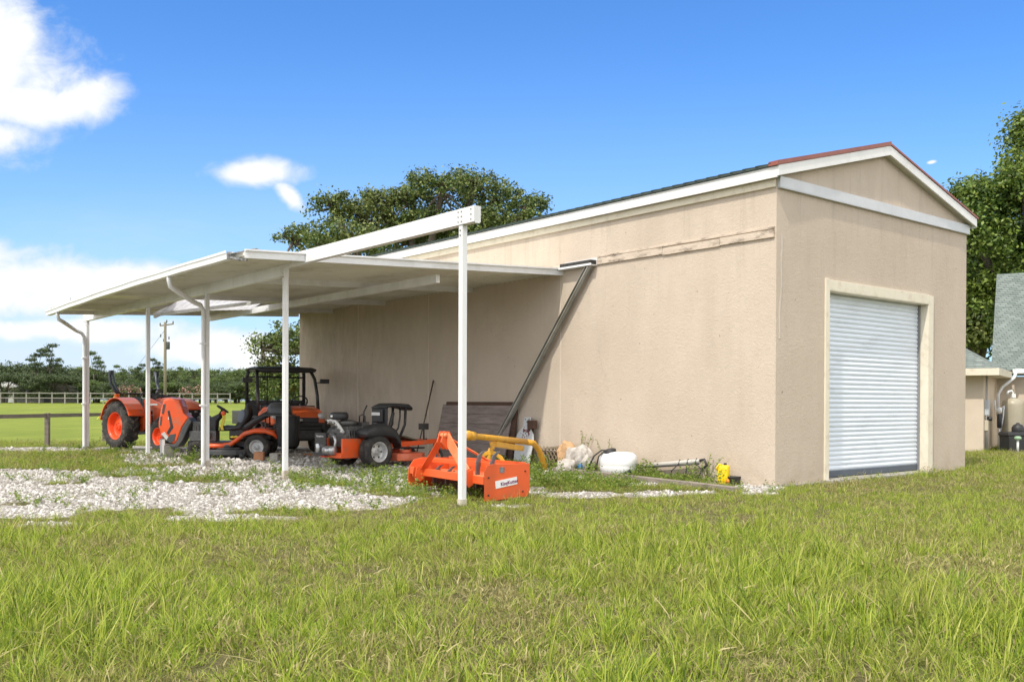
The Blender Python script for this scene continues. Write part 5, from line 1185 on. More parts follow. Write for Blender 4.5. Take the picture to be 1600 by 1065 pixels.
crumple('blue_wrapper', 'small bright blue plastic wrapper on the weeds below the sacks', 906, 727, -.50, (.05,.055,.09), M('blue_plastic', (.03,.16,.42), (.02,.12,.34), .4), 15, cat='wrapper')

# ---- spray tank, boom pipe and hoses
v_k, _ = PU(966, 735, -.42); tk_ = thing('spray_tank', 'white plastic sprayer tank with black hoses lying beside the wall', 'spray tank', B(-.42, v_k), TH+.15)
WPL = M('white_polyethylene', (.82,.83,.83), (.76,.77,.77), .45, nscale=3, dirt=(.55,.52,.46), dirt_amt=.3)
m = MB(); secs = []
for z_, a_, b_ in ((.05,.17,.28),(.08,.19,.32),(.17,.21,.34),(.19,.205,.335),(.21,.215,.35),(.30,.205,.345),(.37,.18,.32),(.41,.13,.26),(.42,.05,.15)):
    secs.append([Vector((a_*math.copysign(abs(math.cos(t))**.75, math.cos(t)), b_*math.copysign(abs(math.sin(t))**.75, math.sin(t))+.03*(.4-z_), z_)) for t in np.linspace(0, 2*PI, 29)[:-1]])
m.loft(secs); m.build('tank_body', WPL, tk_)
m = MB(); m.lathe([(.10,-.02),(.105,.0),(.105,.05),(.07,.065)], (-.05,.13,.40), (-.2,.1,1), 18); m.build('tank_lid', BLK, tk_)
for k_ in (0, 1):
    m = MB(); m.tube([(-.05,.14,.43),(-.12,.26-.08*k_,.44),(-.20,.36-.10*k_,.34),(-.26,.44-.16*k_,.12)], .014, 7); m.build('hose', BLK, tk_)
m = MB(); m.tube([(-.1,-.20,.05),(-.16,-.27,.08),(-.1,-.32,.12)], .03, 7); m.build('outlet_valve', BLK, tk_)
v0, z0_ = PU(997, 728, -.12); v1, z1_ = PU(1094, 720, -.12)
bp2 = thing('boom_pipe', 'long pale plastic pipe with black hoses resting along the wall right of the tank', 'pipe', B(-.12, v0))
m = MB(); e = B(-.12, v1, z1_)-B(-.12, v0); s_ = Vector((0,0,z0_)); m.tube([s_, s_.lerp(e,.5), e], .038, 10); m.build('pipe_tube', M('pale_pvc', (.52,.50,.46), (.42,.40,.36), .5, nscale=4), bp2)
m = MB(); m.tube([s_+Vector((0,0,-.03))-U*.04, e+Vector((0,0,-.045))-U*.03], .012, 6); m.build('shadow_line', BLM, bp2)  # thin black tube drawn in as the shadow line under the pipe
for k_ in range(3):
    m = MB(); o_ = e.lerp(s_, .05+.13*k_); o2 = e.lerp(s_, .0+.16*k_)
    m.tube([o_+Vector((0,0,.05)), o_-U*.07+Vector((.02,0,-.02)), o2-U*.10+V*(-.12+.1*k_)+Vector((0,0,-.13)), o2-U*.12+V*(.05*k_-.03)+Vector((0,0,-.30))], .010, 6); m.build('hose_loop', BLK, bp2)
m = MB(); m.tube([e+V*.04, e-V*.08+Vector((0,0,.03)), e-V*.13+Vector((0,0,-.06)), e-V*.05+Vector((0,0,-.12))], .022, 8); m.build('coupling', BLK, bp2)
# yellow jug
v_j, _ = PU(1131, 745, -.16); jg = thing('yellow_jug', 'bright yellow plastic jug with black cap standing by the wall', 'jug', B(-.17, v_j, .01), TH+.1)
YJ = M('yellow_jug_plastic', (.85,.62,.01), (.80,.56,.01), .35, nscale=3)
m = MB(); secs = []
for z_, a_, b_ in ((.03,.05,.085),(.04,.06,.095),(.24,.06,.095),(.27,.055,.09),(.285,.04,.07)):
    secs.append([Vector((a_*math.copysign(abs(math.cos(t))**.5, math.cos(t)), b_*math.copysign(abs(math.sin(t))**.5, math.sin(t)), z_)) for t in np.linspace(0, 2*PI, 25)[:-1]])
m.loft(secs); m.box(-.05,.05,-.07,.07,0,.05); m.build('jug_body', YJ, jg, .006)
m = MB(); m.lathe([(.022,0),(.024,.005),(.024,.03),(.02,.032)], (0,-.03,.285), (0,0,1), 14); m.build('cap', BLK, jg)
m = MB(); m.tube([(-.062,.075,.20),(-.075,.07,.25),(-.05,.045,.295),(-.01,.02,.29)], .012, 8); m.build('handle', YJ, jg)
g0 = G(1141, 756); bt = thing('small_black_trough', 'small black plastic motor housing with orange knob in front of the yellow jug', 'motor housing', (g0.x, g0.y, 0), TH)
m = MB(); m.prism([(-.10,.12),(.10,.12),(.085,.0),(-.085,.0)], -.13, .13); m.box(-.11,.11,-.14,.14,.105,.125); m.build('housing', BLK, bt, .01)
m = MB(); m.lathe([(.03,0),(.034,.01),(.03,.03)], (-.10,-.04,.055), (-1,0,0), 14); m.build('knob', M('orange_knob', (.80,.25,.03), rough=.4), bt)
# timber beam on the ground
g0 = G(868, 737); g1 = G(1150, 769); tb = thing('timber_beam', 'long weathered grey timber lying in the grass parallel to the wall', 'timber beam', (g0.x, g0.y, .0))
e = g1-g0; m = MB(); m.bar((0,0,.055), (e.x, e.y, .04), .12, .075); m.build('beam_wood', M('grey_timber', (.30,.26,.22), (.19,.165,.14), .9, nscale=2.5, stretch=(1,1,8), dirt=(.10,.08,.065), dirt_amt=.6, bump=.4), tb, .008)
# concrete blocks and bits under the carport
def cblock(name, label, px, py, rz, mat, s=1.0, cat='building block'):
    g_ = G(px, py); t_ = thing(name, label, cat, (g_.x, g_.y, 0), rz); m = MB(); L_, W_, H_ = .38*s, .19*s, .19*s; w_ = .03*s
    m.box(-L_/2,L_/2,-W_/2,W_/2,0,w_); m.box(-L_/2,L_/2,-W_/2,W_/2,H_-w_,H_); m.box(-L_/2,-L_/2+w_,-W_/2,W_/2,w_,H_-w_); m.box(L_/2-w_,L_/2,-W_/2,W_/2,w_,H_-w_); m.box(-w_/2,w_/2,-W_/2,W_/2,w_,H_-w_)
    m.build('block_shell', mat, t_, .004); return t_
m_ = cblock('hollow_block', 'hollow terracotta coloured block on gravel by the lawn tractor rear wheel', 405, 720, rad(100), M('terracotta', (.55,.27,.14), (.45,.22,.12), .85, nscale=8))
cblock('hollow_block', 'grey hollow concrete block on gravel left of the white post', 434, 721, rad(75), CONC, .95)
g_ = G(485, 712); ob = thing('orange_scrap', 'flat piece of orange brick lying in the shade by the utility vehicle', 'brick', (g_.x, g_.y, 0), .4)
m = MB(); m.box(-.16,.16,-.06,.06,0,.05); m.build('brick', M('dull_orange_brick', (.50,.19,.07), (.40,.15,.06), .8, nscale=8), ob, .01)
# grey stake and block near the tractor front
g_ = G(254, 715); st_ = thing('steel_stake', 'short white and grey metal stake standing in front of the tractor', 'stake', (g_.x, g_.y, 0), .3)
m = MB(); m.box(-.055,.055,-.05,.05,0,.42); m.build('stake_tube', M('grey_weathered_metal', (.42,.42,.40), (.28,.28,.27), .5, .3, nscale=6), st_, .01)
m = MB(); m.box(-.05,.05,-.06,-.05,.08,.40); m.build('white_strip', WHITE, st_)
g_ = G(264, 716); cb_ = thing('grey_block', 'grey upright concrete block leaning beside the metal stake', 'building block', (g_.x, g_.y, 0), .35)
m = MB(); m.box(-.10,.10,-.10,.10,0,.29); m.box(-.08,.08,-.08,.08,.29,.32); m.build('block_body', M('brown_grey_block', (.20,.185,.17), (.13,.12,.11), .9, nscale=6), cb_, .012)

# ------------------------------------------------------------------ fences
FW = M('old_fence_wood', (.20,.17,.14), (.13,.11,.09), .9, nscale=3, stretch=(1,1,4), dirt=(.30,.28,.25), dirt_amt=.4, bump=.3)
def fence(name, label, pts, h, rails, pw, rw, mat, grp=None, base=True, rail_h=None):
    t_ = thing(name, label, 'fence', (pts[0][0], pts[0][1], 0), 0, grp); o = Vector((pts[0][0], pts[0][1], 0))
    P3 = [Vector((x_, y_, float(gz(np.array(x_), np.array(y_)))))-o for x_, y_ in pts]
    for p in P3:
        m = MB(); m.box(-pw/2,pw/2,-pw/2,pw/2,-.15,h+.04,c=p); m.build('post', mat, t_, .006 if pw > .08 and h < 1.05 else 0)
    for r_ in rails:
        m = MB()
        for a_, b_ in zip(P3[:-1], P3[1:]): m.bar(a_+Vector((0,-pw/2-.02,r_)), b_+Vector((0,-pw/2-.02,r_)), .035, rail_h or rw)
        m.build('rail', mat, t_)
    return t_
a_, b_ = G(74, 697), G(163.5, 690); d_ = (b_-a_)
fence('paddock_fence', 'low weathered wooden paddock fence with one top rail near the tractor', [(a_.x-d_.x*2, a_.y-d_.y*2), (a_.x-d_.x, a_.y-d_.y), (a_.x, a_.y), (b_.x, b_.y)], .86, [.83], .11, .10, FW)
FG = M('far_fence_grey_wood', (.30,.29,.26), (.20,.19,.17), .9, nscale=.5)
Yf = 112.0; pts = []
xa = (-60-800)/F*Yf; xb = (352-800)/F*Yf; npz = 22
for i in range(npz): pts.append((xa+(xb-xa)*i/(npz-1), Yf+2.0*i/npz))
fence('pasture_fence', 'long grey post and rail fence across the far edge of the pasture', pts, 1.35, [.70,1.28], .12, .10, FG)

# ------------------------------------------------------------------ utility pole
Yp = 62.0; pb = P(258, 600, Yp); up_ = thing('utility_pole', 'tall wooden utility pole with crossarm and insulators beyond the pasture', 'utility pole', (pb.x, pb.y, float(gz(np.array(pb.x), np.array(pb.y)))))
hp_ = P(258, 503, Yp).z-up_.location.z
PW = M('pole_wood', (.22,.19,.13), (.16,.14,.10), .9, nscale=2); m = MB(); m.tube([(0,0,-.3),(0,0,hp_)], [.11,.085], 10); m.build('pole_shaft', PW, up_)
m = MB(); m.bar((-.35,0,hp_-.25),(.55,0,hp_-.12), .07,.08); m.build('crossarm', PW, up_)
for x_, z_ in ((-.33,hp_-.15),(.1,hp_+.05),(.52,hp_-.02),(-.3,hp_-.9),(.25,hp_-1.05),(-.10,hp_-1.2)):
    m = MB(); m.lathe([(.02,-.1),(.05,-.04),(.03,0),(.05,.04),(.02,.1)], (x_,0,z_), (0,0,1), 8); m.build('insulator', M('insulator_dark', (.06,.07,.05), rough=.3), up_)
m = MB(); m.lathe([(.10,-.25),(.12,-.2),(.12,.2),(.10,.25)], (.19,0,hp_-1.55), (0,0,1), 12); m.build('fuse_box', DGR, up_)
an = G(151.5, 658); an.z = 0.1
gw = thing('guy_wire', 'thin guy wire with yellow marker running from pole to ground', 'guy wire', an)
q0 = up_.location+Vector((0,0,hp_-.5))-an; m = MB(); m.tube([(0,0,0), q0], .010, 5); m.build('wire', BLM, gw)
m = MB(); m.tube([q0*.0, q0*.30], .028, 6); m.build('guy_marker', M('yellow_guard', (.72,.72,.08), (.65,.65,.08), .5), gw)

# ------------------------------------------------------------------ far sheds
def shed(name, label, px, Y, w_, d_, h_, hr, wall, roof, open_=False):
    p = P(px, 620, Y); g = float(gz(np.array(p.x), np.array(Y))); t_ = thing(name, label, 'shed', (p.x, Y, g), .15)
    m = MB(); 
    if open_:
        for x_ in (-w_/2+.1, 0, w_/2-.1):
            for y_ in (-d_/2+.1, d_/2-.1): q = MB(); q.box(x_-.08,x_+.08,y_-.08,y_+.08,0,h_); q.build('post', wall, t_)
    else:
        m.box(-w_/2,w_/2,-d_/2,d_/2,0,h_); m.build('wall', wall, t_); q = MB(); q.box(-.5,.4,-d_/2-.03,-d_/2,0,h_*.8); q.build('door', DGR, t_)
    m = MB(); m.prism([(-w_/2-.3,h_),(w_/2+.3,h_),(0,h_+hr)], -d_/2-.3, d_/2+.3); m.build('roof', roof, t_)
shed('far_shed', 'tiny white shed under the dark trees at far left', 13, 125, 2.2, 2.5, 2.0, .8, WHITE, WHITE)
shed('far_shed', 'small open sided shelter with grey roof beyond the far fence', 85, 124, 7.5, 5, 2.0, .9, FG, M('grey_tin_roof', (.30,.28,.27), (.2,.19,.18), .5))

# ------------------------------------------------------------------ neighbouring house
Yh = 24.9
def Hx(px, Y): return P(px, 600, Y).x
HC = Vector((Hx(1537, 24.2), 24.2, 0)); HR = rad(-33)
house = thing('house', 'beige house with green shingle roof behind the white roller door building', 'house', HC, HR)
def hx_at(px, yl):
    """local x on the house where a point at local depth yl stands in the sight line of px"""
    c, s = math.cos(HR), math.sin(HR); k = (px-800)/F
    # (HC.x + c*x - s*yl) = k*(HC.y + s*x + c*yl)
    return (k*(HC.y+c*yl) - HC.x + s*yl)/(c - k*s)
def hz_at(py, xl_, yl):
    Yw = HC.y + math.sin(HR)*xl_ + math.cos(HR)*yl; return 1.25+(631-py)/F*Yw
HW = M('house_beige_stucco', (.66,.56,.45), (.60,.51,.41), .9, nscale=1.5, bump=.3, bscale=40)
HWS = M('house_beige_stucco_wing', (.62,.52,.42), (.56,.47,.38), .9, nscale=1.5, bump=.3, bscale=40)
m = MB(); m.box(-3.0, 0, 0, 3.3, 0, 2.05); m.box(0, 7.5, 3.2, 9, 0, 2.02); m.build('wall', HW, house)
def shingle():
    m = bpy.data.materials.new('green_grey_shingles'); m.use_nodes = True; nt = m.node_tree; N = nt.nodes; L = nt.links; b = N['Principled BSDF']; b.inputs['Roughness'].default_value = .95
    tc = N.new('ShaderNodeTexCoord'); sp = N.new('ShaderNodeSeparateXYZ'); L.new(tc.outputs['Object'], sp.inputs[0]); cb = N.new('ShaderNodeCombineXYZ')
    ad = N.new('ShaderNodeMath'); ad.operation = 'ADD'; L.new(sp.outputs[0], ad.inputs[0]); L.new(sp.outputs[1], ad.inputs[1]); L.new(ad.outputs[0], cb.inputs[0]); L.new(sp.outputs[2], cb.inputs[1])
    br = N.new('ShaderNodeTexBrick'); L.new(cb.outputs[0], br.inputs['Vector']); br.inputs['Scale'].default_value = 1.0; br.inputs['Brick Width'].default_value = .20; br.inputs['Row Height'].default_value = .06; br.inputs['Mortar Size'].default_value = .008
    br.inputs['Color1'].default_value = (.235,.27,.25,1); br.inputs['Color2'].default_value = (.15,.18,.165,1); br.inputs['Mortar'].default_value = (.06,.08,.075,1)
    n = N.new('ShaderNodeTexNoise'); n.inputs['Scale'].default_value = 3; n.inputs['Detail'].default_value = 8; L.new(tc.outputs['Object'], n.inputs['Vector'])
    mx = N.new('ShaderNodeMix'); mx.data_type = 'RGBA'; mx.blend_type = 'MULTIPLY'; mx.inputs['Factor'].default_value = .6; L.new(br.outputs['Color'], mx.inputs['A'])
    r = N.new('ShaderNodeValToRGB'); r.color_ramp.elements[0].color = (.6,.6,.6,1); r.color_ramp.elements[1].color = (1.3,1.3,1.3,1); L.new(n.outputs['Fac'], r.inputs[0]); L.new(r.outputs[0], mx.inputs['B']); L.new(mx.outputs['Result'], b.inputs['Base Color'])
    return m
SHG = shingle()
zE = 2.14
m = MB()   # low hipped wing roof
A = [(-3.4,-.42,zE), (.36,-.42,zE), (.36,3.4,zE), (-3.4,3.4,zE)]
m.add(A+[(-3.4,2.0,3.45), (-1.75,2.0,3.45)], [(0,1,5,4), (1,2,5), (2,3,4,5), (0,3,2,1), (0,4,3)]); m.build('wing_roof', SHG, house)
m = MB()   # tall steep main roof
xl = hx_at(1548, 2.9); yr_ = 5.4; xt = hx_at(1556, yr_); ztop = hz_at(429, xt, yr_); xb_ = hx_at(1575, 8.6); xr = 8.0
m.add([(xl,2.9,zE+.05),(xr,2.9,zE+.05),(xr,8.6,zE+.05),(xb_,8.6,zE+.05),(xt,yr_,ztop),(xr,yr_,ztop)], [(0,1,5,4),(2,3,4,5),(3,0,4),(1,2,5),(0,3,2,1)]); m.build('main_roof', SHG, house)
m = MB(); m.box(xt+1.0,xt+1.35,yr_,yr_+.35,ztop-.3,ztop+.30); m.build('chimney', HW, house, .02)
m = MB(); m.box(-3.4,.40,-.45,-.42,zE-.17,zE+.01); m.box(.37,.40,-.42,2.85,zE-.17,zE+.01); m.box(-3.4,.37,-.42,.0,zE-.17,zE-.155); m.box(.0,.37,0,2.85,zE-.168,zE-.157); m.build('fascia', CREAM, house, .004)
m = MB(); m.box(.42,8.0,2.76,2.88,zE-.04,zE+.08); m.box(.42,8.0,2.881,3.2,zE-.06,zE+.04); m.build('gutter', WALUM, house, .01)
m = MB(); m.tube([(.50,2.8,zE-.02),(.46,2.78,zE-.16),(.18,2.6,zE-.42),(.09,2.5,zE-.62),(.09,2.5,.9)], .045, 8); m.build('downspout', WALUM, house)
# meter and pipes on the wall
ux = .03
m = MB(); m.box(.0,.10,.20,.50,.95,1.35); m.build('meter_box', M('pale_blue_grey_box', (.50,.55,.60), rough=.5), house, .01)
for y_, z0, z1, r_ in ((.22,0,2.0,.018),(.42,0,2.0,.014),(.32,0,1.0,.03)):
    m = MB(); m.tube([(.04,y_,z0),(.04,y_,z1)], r_, 6); m.build('conduit', M('conduit_grey', (.40,.38,.35), rough=.6), house)
m = MB(); m.box(.0,.09,.18,.36,.55,.82); m.build('junction_box', M('cream_box', (.55,.50,.38), rough=.6), house, .01)
m = MB(); m.lathe([(.035,0),(.06,.02),(.06,.10),(.04,.12)], (.05,.32,.86), (1,0,0), 12); m.build('valve', BLM, house)
# water tank and pump gear beside the house
gx = Hx(1583, 25.3); wt = thing('water_tank', 'tall beige cylindrical water pressure tank beside the house wall', 'water tank', (gx, 25.3, 0))
TKM = M('tank_beige', (.40,.36,.27), (.33,.30,.22), .4, nscale=2); m = MB(); m.lathe([(.10,.0),(.26,.02),(.28,.08),(.28,1.22),(.25,1.33),(.15,1.39),(.05,1.41)], (0,0,0), (0,0,1), 32); m.build('tank_shell', TKM, wt)
m = MB(); m.tube([(0,0,1.38),(0,0,1.52),(-.05,-.02,1.60),(-.15,-.05,1.58),(-.2,-.06,1.50)], .03, 8); m.box(-.05,.05,-.05,.05,1.42,1.52); m.build('tank_fitting', WALUM, wt)
bx2 = thing('pump_box', 'low black plastic brine tub in front of the beige water tank', 'brine tub', (Hx(1594, 24.4), 24.4, 0))
m = MB(); secs = [[Vector((x_*s_, y_*s_, z_)) for x_, y_ in ((-.42,-.25),(.45,-.25),(.45,.25),(-.42,.25))] for z_, s_ in ((.0,.94),(.42,.98),(.425,1.03),(.47,1.03),(.52,.97))]
m.loft(secs, smooth=False); m.build('tub_body', BLK, bx2, .015)
m = MB(); m.lathe([(.14,0),(.15,.02),(.15,.13),(.11,.2),(.05,.23),(.03,.26)], (-.05,.0,.50), (0,0,1), 18); m.build('tub_dome', BLK, bx2)
sk = thing('sprinkler_riser', 'thin white riser pipe with pale green head in front of the black tub', 'sprinkler', (Hx(1591, 23.8), 23.8, 0))
m = MB(); m.tube([(0,0,0),(0,0,.34)], .03, 8); m.build('riser', WALUM, sk); m = MB(); m.lathe([(.04,0),(.085,.02),(.085,.07),(.05,.10)], (0,0,.33), (0,0,1), 14); m.build('head', M('pale_green_plastic', (.30,.45,.30), rough=.5), sk)
wf = thing('water_filter', 'grey upright filter housing with pipes between meter and tank', 'water filter', (Hx(1562, 25.2), 25.2, 0))
m = MB(); m.lathe([(.04,.60),(.06,.62),(.06,.95),(.04,.98)], (0,0,0), (0,0,1), 12); m.build('filter_canister', BLK, wf)
m = MB(); m.lathe([(.05,1.0),(.07,1.03),(.07,1.12),(.05,1.15)], (0,0,0), (0,0,1), 12); m.tube([(0,0,.0),(0,0,.62)], .02, 6); m.tube([(.02,0,1.1),(.12,0,1.2),(.1,0,.9),(.02,0,.5)], .022, 6); m.tube([(0,0,1.1),(-.12,-.02,1.1),(-.14,-.02,1.35)], .02, 6); m.build('filter_pipes', WALUM, wf)
# ------------------------------------------------------------------ trees
BARK = M('bark_grey_brown', (.10,.08,.06), (.16,.135,.11), .95, nscale=5, stretch=(1,1,.3), bump=.6, bscale=14)
LOAK = leafmat('oak_leaf', [(0, (.04,.07,.02)), (.4, (.085,.135,.035)), (.75, (.16,.215,.055)), (1, (.28,.31,.10))], .22, .45, rough=.45, macro_c=(.17,.18,.05), mthr=(.48,.72))
LGRN = leafmat('broadleaf_green', [(0, (.035,.07,.018)), (.4, (.085,.15,.03)), (.75, (.17,.25,.045)), (1, (.30,.37,.09))], .25, .55, rough=.4, macro_c=(.20,.25,.04), mthr=(.48,.70))
LFAR = leafmat('far_dark_leaf', [(0, (.045,.07,.03)), (.5, (.07,.10,.04)), (1, (.11,.15,.055))], .2, .25, macro_c=(.10,.135,.035), mthr=(.5,.75))
LFAR2 = leafmat('far_light_leaf', [(0, (.07,.11,.035)), (.5, (.11,.16,.045)), (1, (.16,.22,.06))], .2, .25, macro_c=(.14,.18,.04), mthr=(.5,.75))
LPINK = leafmat('pink_blossom_leaf', [(0, (.06,.10,.03)), (.55, (.09,.14,.04)), (.62, (.42,.22,.20)), (1, (.50,.28,.25))], .2, .5, macro_c=(.12,.16,.05), mthr=(.6,.8))
def crown_mesh(name, lobes, nclump, per, leaf, crad, seed, mat, fill=.45, flat=.7):
    r = np.random.default_rng(seed); lobes = np.array(lobes, float); wts = (lobes[:, 3]*lobes[:, 4]*lobes[:, 5])**(.7); wts /= wts.sum()
    li = r.choice(len(lobes), nclump, p=wts); d = r.normal(size=(nclump, 3)); d /= np.linalg.norm(d, axis=1)[:, None]; d[:, 2] = np.where(d[:, 2] < -.35, -d[:, 2]*.6, d[:, 2])
    rr = fill+(1-fill)*r.uniform(size=nclump)**.6
    cen = lobes[li, :3]+d*lobes[li, 3:6]*rr[:, None]
    cr = crad*r.uniform(.55, 1.25, nclump)
    n = nclump*per; c = np.repeat(cen, per, 0); cs = np.repeat(cr, per)
    q = r.normal(size=(n, 3))*.5; q[:, 2] *= flat; p = c+q*cs[:, None]
    s = leaf*r.uniform(.6, 1.3, n)
    a = r.normal(size=(n, 3)); a /= np.linalg.norm(a, axis=1)[:, None]
    nm = r.normal(size=(n, 3))*.8+np.array([0, 0, .9])+q*.8; b = np.cross(a, nm); b /= np.linalg.norm(b, axis=1)[:, None]; a = np.cross(nm, b); a /= np.linalg.norm(a, axis=1)[:, None]
    V4 = np.stack([p-a*s[:, None]*.6, p+b*s[:, None]*.34, p+a*s[:, None]*.6, p-b*s[:, None]*.34], 1).reshape(-1, 3)
    return fast_mesh(name, V4, np.arange(n*4).reshape(-1, 4), mat), cen
def make_tree(name, label, cat, loc, lobes, nclump, per, leaf, crad, seed, mat, tr=.3, th=None, nlimb=60, grp=None, fill=.45):
    t_ = thing(name, label, cat, loc, 0, grp); r = np.random.default_rng(seed+500)
    cm_, cen = crown_mesh('crown', lobes, nclump, per, leaf, crad, seed, mat, fill); cm_.parent = t_
    lz = min(l[2]-l[5]*.3 for l in lobes); cx = np.mean([l[0] for l in lobes]); cy = np.mean([l[1] for l in lobes]); th = th or max(lz, 1.0)
    m = MB(); fork = Vector((cx*.15, cy*.15, th)); m.tube([(0,0,-.2), (0,0,.15), (.05*th*.1,0,th*.5), fork], [tr*1.5, tr*1.1, tr*.95, tr*.85], 10); 
    nodes = []
    for l in lobes:
        c = Vector(l[:3]); mid = fork.lerp(c, .5)+Vector((r.normal(0,.15), r.normal(0,.15), -.1*l[5])); m.tube([fork, mid, c, c+Vector((r.normal(0,.2)*l[3], r.normal(0,.2)*l[4], l[5]*.6))], [tr*.6, tr*.42, tr*.25, tr*.06], 7); nodes += [mid, c]
    idx = r.choice(len(cen), min(nlimb, len(cen)), replace=False)
    for i in idx:
        c = Vector(cen[i]); nd = min(nodes, key=lambda q: (q-c).length); md = nd.lerp(c, .55)+Vector((r.normal(0,.12), r.normal(0,.12), r.normal(0,.1))); m.tube([nd, md, c], [tr*.16, tr*.09, tr*.03], 5)
    m.build('trunk', BARK, t_); return t_
# live oak behind the barn
Yo = 37.0; s_ = Yo/F
def ol(px, py, rx, rz, dy=0, ry=None):
    p = P(px, py, Yo+dy); return (p.x-OX, dy, p.z, rx*s_, (ry or rx*.9)*s_, rz*s_)
OX = P(650, 500, Yo).x
lob = [ol(520,325,38,34), ol(570,345,60,36,.5), ol(605,322,50,32,1), ol(690,300,60,34,-1), ol(680,350,70,32,0), ol(790,345,60,26,0), ol(645,315,40,30,.5), ol(770,315,55,34,1), ol(825,322,32,24,0), ol(460,375,36,20,0), ol(640,380,90,45,2), ol(540,390,80,45,-2), ol(760,370,80,40,0),
       ol(745,288,34,22,0), ol(500,440,70,60,0), ol(455,545,50,42,-1), ol(410,545,28,20,-1.5), ol(445,610,52,40,-1), ol(430,580,40,28,-1)]
make_tree('oak_tree', 'broad dark green oak tree rising behind the barn and carport roof', 'tree', (OX, Yo, 0), lob, 1350, 44, .11, .36, 3, LOAK, .42, 3.0, 320, fill=.5)
# big broadleaf trees on the right
def rl(px, py, rx, rz, Yb, X0, dy=0):
    k = (Yb)/F; p = P(px, py, Yb+dy); return (p.x-X0, dy, p.z, rx*k, rx*k*.9, rz*k)
Yr = 33.0; RX = P(1640, 500, Yr).x
lob = [rl(1640,230,70,80,Yr,RX), rl(1600,300,55,60,Yr,RX,-1), rl(1560,320,52,48,Yr,RX), rl(1515,310,30,32,Yr,RX,1), rl(1530,380,55,60,Yr,RX,-.5), rl(1600,410,70,70,Yr,RX,.5), rl(1700,330,90,120,Yr,RX), rl(1550,460,60,60,Yr,RX,0), rl(1640,500,90,70,Yr,RX), rl(1620,190,30,28,Yr,RX)]
make_tree('broadleaf_tree', 'tall lush green tree at the right edge rising above the shingle roof', 'tree', (RX, Yr, 0), lob, 1600, 50, .13, .50, 9, LGRN, .40, 2.6, 130, fill=.3)
Yr2 = 40.0; RX2 = P(1530, 500, Yr2).x
lob = [rl(1500,440,60,70,Yr2,RX2), rl(1560,420,60,80,Yr2,RX2,1), rl(1530,520,80,70,Yr2,RX2), rl(1450,470,60,70,Yr2,RX2)]
make_tree('broadleaf_tree', 'shaded darker tree filling the gap behind the shingle roof', 'tree', (RX2, Yr2, 0), lob, 700, 40, .20, .9, 19, LOAK, .35, 2.4, 60, fill=.2)
# far tree line, many individuals from a few kinds
def far_proto(kind, seed, mat, H_, W_):
    r = np.random.default_rng(seed); lob = []
    if kind == 'round':
        for i in range(9):
            a = r.uniform(0, 2*PI); q = r.uniform(.1, .75); z = r.uniform(.32, .80)*H_; lob.append((q*W_*.6*math.cos(a), q*W_*.6*math.sin(a), z, W_*r.uniform(.24,.36), W_*.3, H_*r.uniform(.13,.22)))
        lob.append((0,0,H_*.22,W_*.5,W_*.5,H_*.2))
        return make_tree('far_tree', None, 'tree', (0,0,0), lob, 330, 34, H_*.030, H_*.085, seed, mat, .22, H_*.25, 10, 'trees of the far tree line', .2)
    for i in range(5):
        a = r.uniform(0, 2*PI); lob.append((.20*W_*math.cos(a), .20*W_*math.sin(a), H_*(.64+.085*i), W_*(.30-.03*i), W_*.28, H_*.055))
    lob.append((W_*.42*math.cos(seed), W_*.3, H_*.60, W_*.16, W_*.16, H_*.03)); lob.append((-W_*.3, 0, H_*.52, W_*.14, W_*.14, H_*.03))
    return make_tree('far_pine', None, 'pine tree', (0,0,0), lob, 90, 30, H_*.022, H_*.045, seed, mat, .12, H_*.6, 6, 'tall thin pines standing out of the far tree line', .2)
LR = 'rounded green tree in the far tree line across the pasture'; LD = 'darker rounded tree in the far tree line across the pasture'
LP_ = 'thin tall pine standing above the far tree line'
protos = {'r0': far_proto('round', 1, LFAR, 7.5, 7.5), 'r1': far_proto('round', 2, LFAR2, 6.5, 6.5), 'r2': far_proto('round', 3, LFAR, 6.5, 8), 'r3': far_proto('round', 4, LFAR2, 7.5, 5.0), 'p0': far_proto('pine', 5, LFAR, 10, 5), 'p1': far_proto('pine', 6, LFAR2, 10, 4.5)}
used = set()
def put(kind, px, Y, h, rz=None, label=None, sx=1.0):
    o = protos[kind]; base = {'r0':7.5,'r1':6.5,'r2':6.5,'r3':7.5,'p0':10,'p1':10}[kind]
    if kind in used: o = dup_tree(o)
    used.add(kind); x_ = P(px, 620, Y).x; g = float(gz(np.array(x_), np.array(Y))); k = h/base
    o.location = (x_, Y, g-.1); o.scale = (k*sx, k*sx, k); o.rotation_euler = (0, 0, rz if rz is not None else random.uniform(0, 6.28))
    o['label'] = label or (LP_ if kind[0] == 'p' else (LD if kind in ('r0','r2') else LR)); return o
def hpx(py, Y): return (624-py)/F*Y + H - .95 + .1
for px, top in ((-20,562),(30,549),(62,556),(95,562),(122,566)): put('r0' if px != 62 else 'r2', px, 128+random.uniform(-3,4), hpx(top,128), sx=1.15)
for px, top in ((5,572),(48,572),(80,574),(110,576)): put('r2', px, 122+random.uniform(-2,2), hpx(top,122), sx=1.2)
ks = ['r1','r0','r3','r2']
for i, px in enumerate(range(135, 560, 17)):
    top = 575+8*math.sin(px*.045)+random.uniform(-5,7)+(8 if px > 310 else 0); Y = 134+random.uniform(-6,8); put(ks[i % 4], px+random.uniform(-4,4), Y, hpx(top,Y), sx=random.uniform(.95,1.25))
for i, px in enumerate(range(-60, 560, 24)):
    Y = 142+random.uniform(-3,3); top = 570+random.uniform(-4,8); put(ks[(i*5+2) % 4], px+random.uniform(-6,6), Y, hpx(top,Y), sx=1.3)
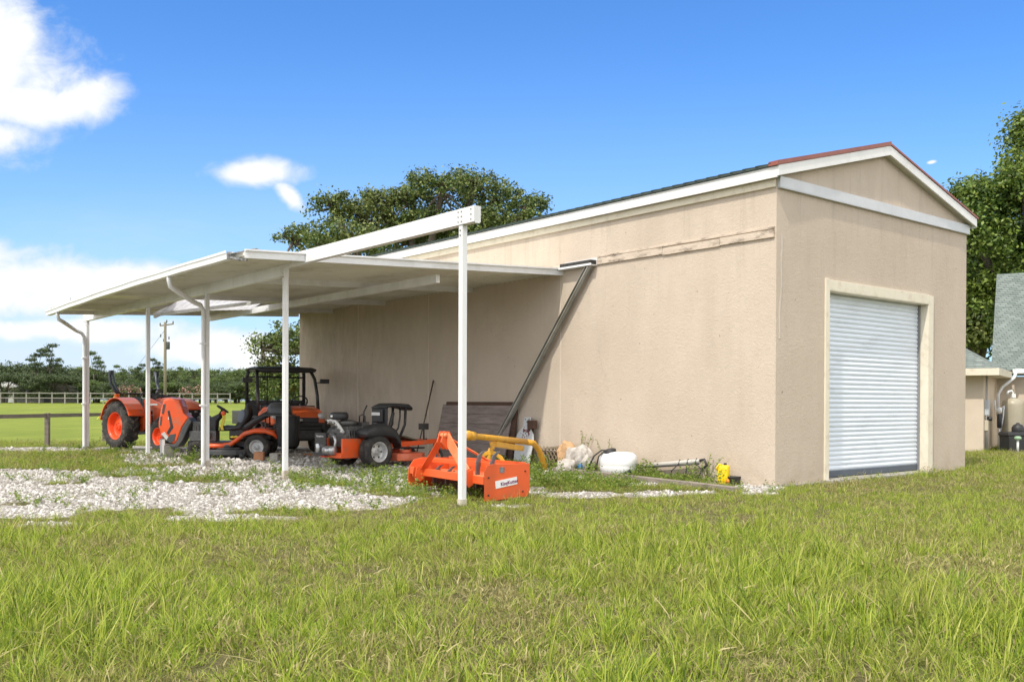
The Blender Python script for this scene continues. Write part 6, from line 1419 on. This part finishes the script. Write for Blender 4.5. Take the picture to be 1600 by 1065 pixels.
for i, px in enumerate(range(130, 560, 26)):
    top = 588+random.uniform(-4,4); Y = 122+random.uniform(-3,3); put(ks[(i*3+1) % 4], px+random.uniform(-6,6), Y, hpx(top,Y), sx=1.3)
for px, top, k in ((78,538,'p0'),(146,551,'p1'),(188,572,'p1'),(217,568,'p0'),(243,560,'p0'),(276,573,'p1'),(300,576,'p0'),(374,582,'p1'),(57,547,'p0')):
    put(k, px, 126+random.uniform(-4,4), hpx(top,126))
for px, lab in ((188,'pink flowering shrub by the far fence, left of the utility pole'), (297,'pink flowering shrub by the far fence, right of the utility pole')):
    x_ = P(px, 620, 114).x; make_tree('flowering_shrub', lab, 'shrub', (x_, 115.5, .75), [(0,0,1.3,1.5,1.3,.9),(.8,0,1.7,.9,.9,.6),(-.9,0,1.5,.9,.9,.6)], 90, 24, .22, .5, px, LPINK, .06, .5, 6, 'pink flowering shrubs at the far fence')
# tall weed sprigs by the wall
def sprig(px, u0, h_, seed, lab):
    v_, _ = PU(px, 735, u0); p = B(u0, v_); t_ = thing('weed_sprig', lab, 'weed plant', p); r = np.random.default_rng(seed); m = MB(); vs = []; 
    for k in range(5):
        e = Vector((r.normal(0,.10), r.normal(0,.10), h_*r.uniform(.7,1.05))); m.tube([(0,0,0), e*.5+Vector((0,0,.03)), e], [.006,.005,.003], 5)
        for j in range(11):
            c = np.array(e*(.35+.65*j/10)); d = r.normal(0,1,3); d /= np.linalg.norm(d); q = np.cross(d, r.normal(0,1,3)); q /= np.linalg.norm(q); l = .045; vs += [c, c+d*l*.5+q*l*.3, c+d*l, c+d*l*.5-q*l*.3]
    m.build('stem', M('weed_stem', (.14,.17,.06), rough=.8), t_); fast_mesh('leaves', np.array(vs), np.arange(len(vs)).reshape(-1, 4), WDM, t_)
sprig(908, -.12, .72, 1, 'tall leafy weed sprig rising behind the torn white sack')
sprig(950, -.06, .62, 2, 'thin dry weed sprig rising behind the white sprayer tank')
sprig(1103, -.15, .42, 3, 'leafy weed sprig hanging at the hose end of the pale pipe')
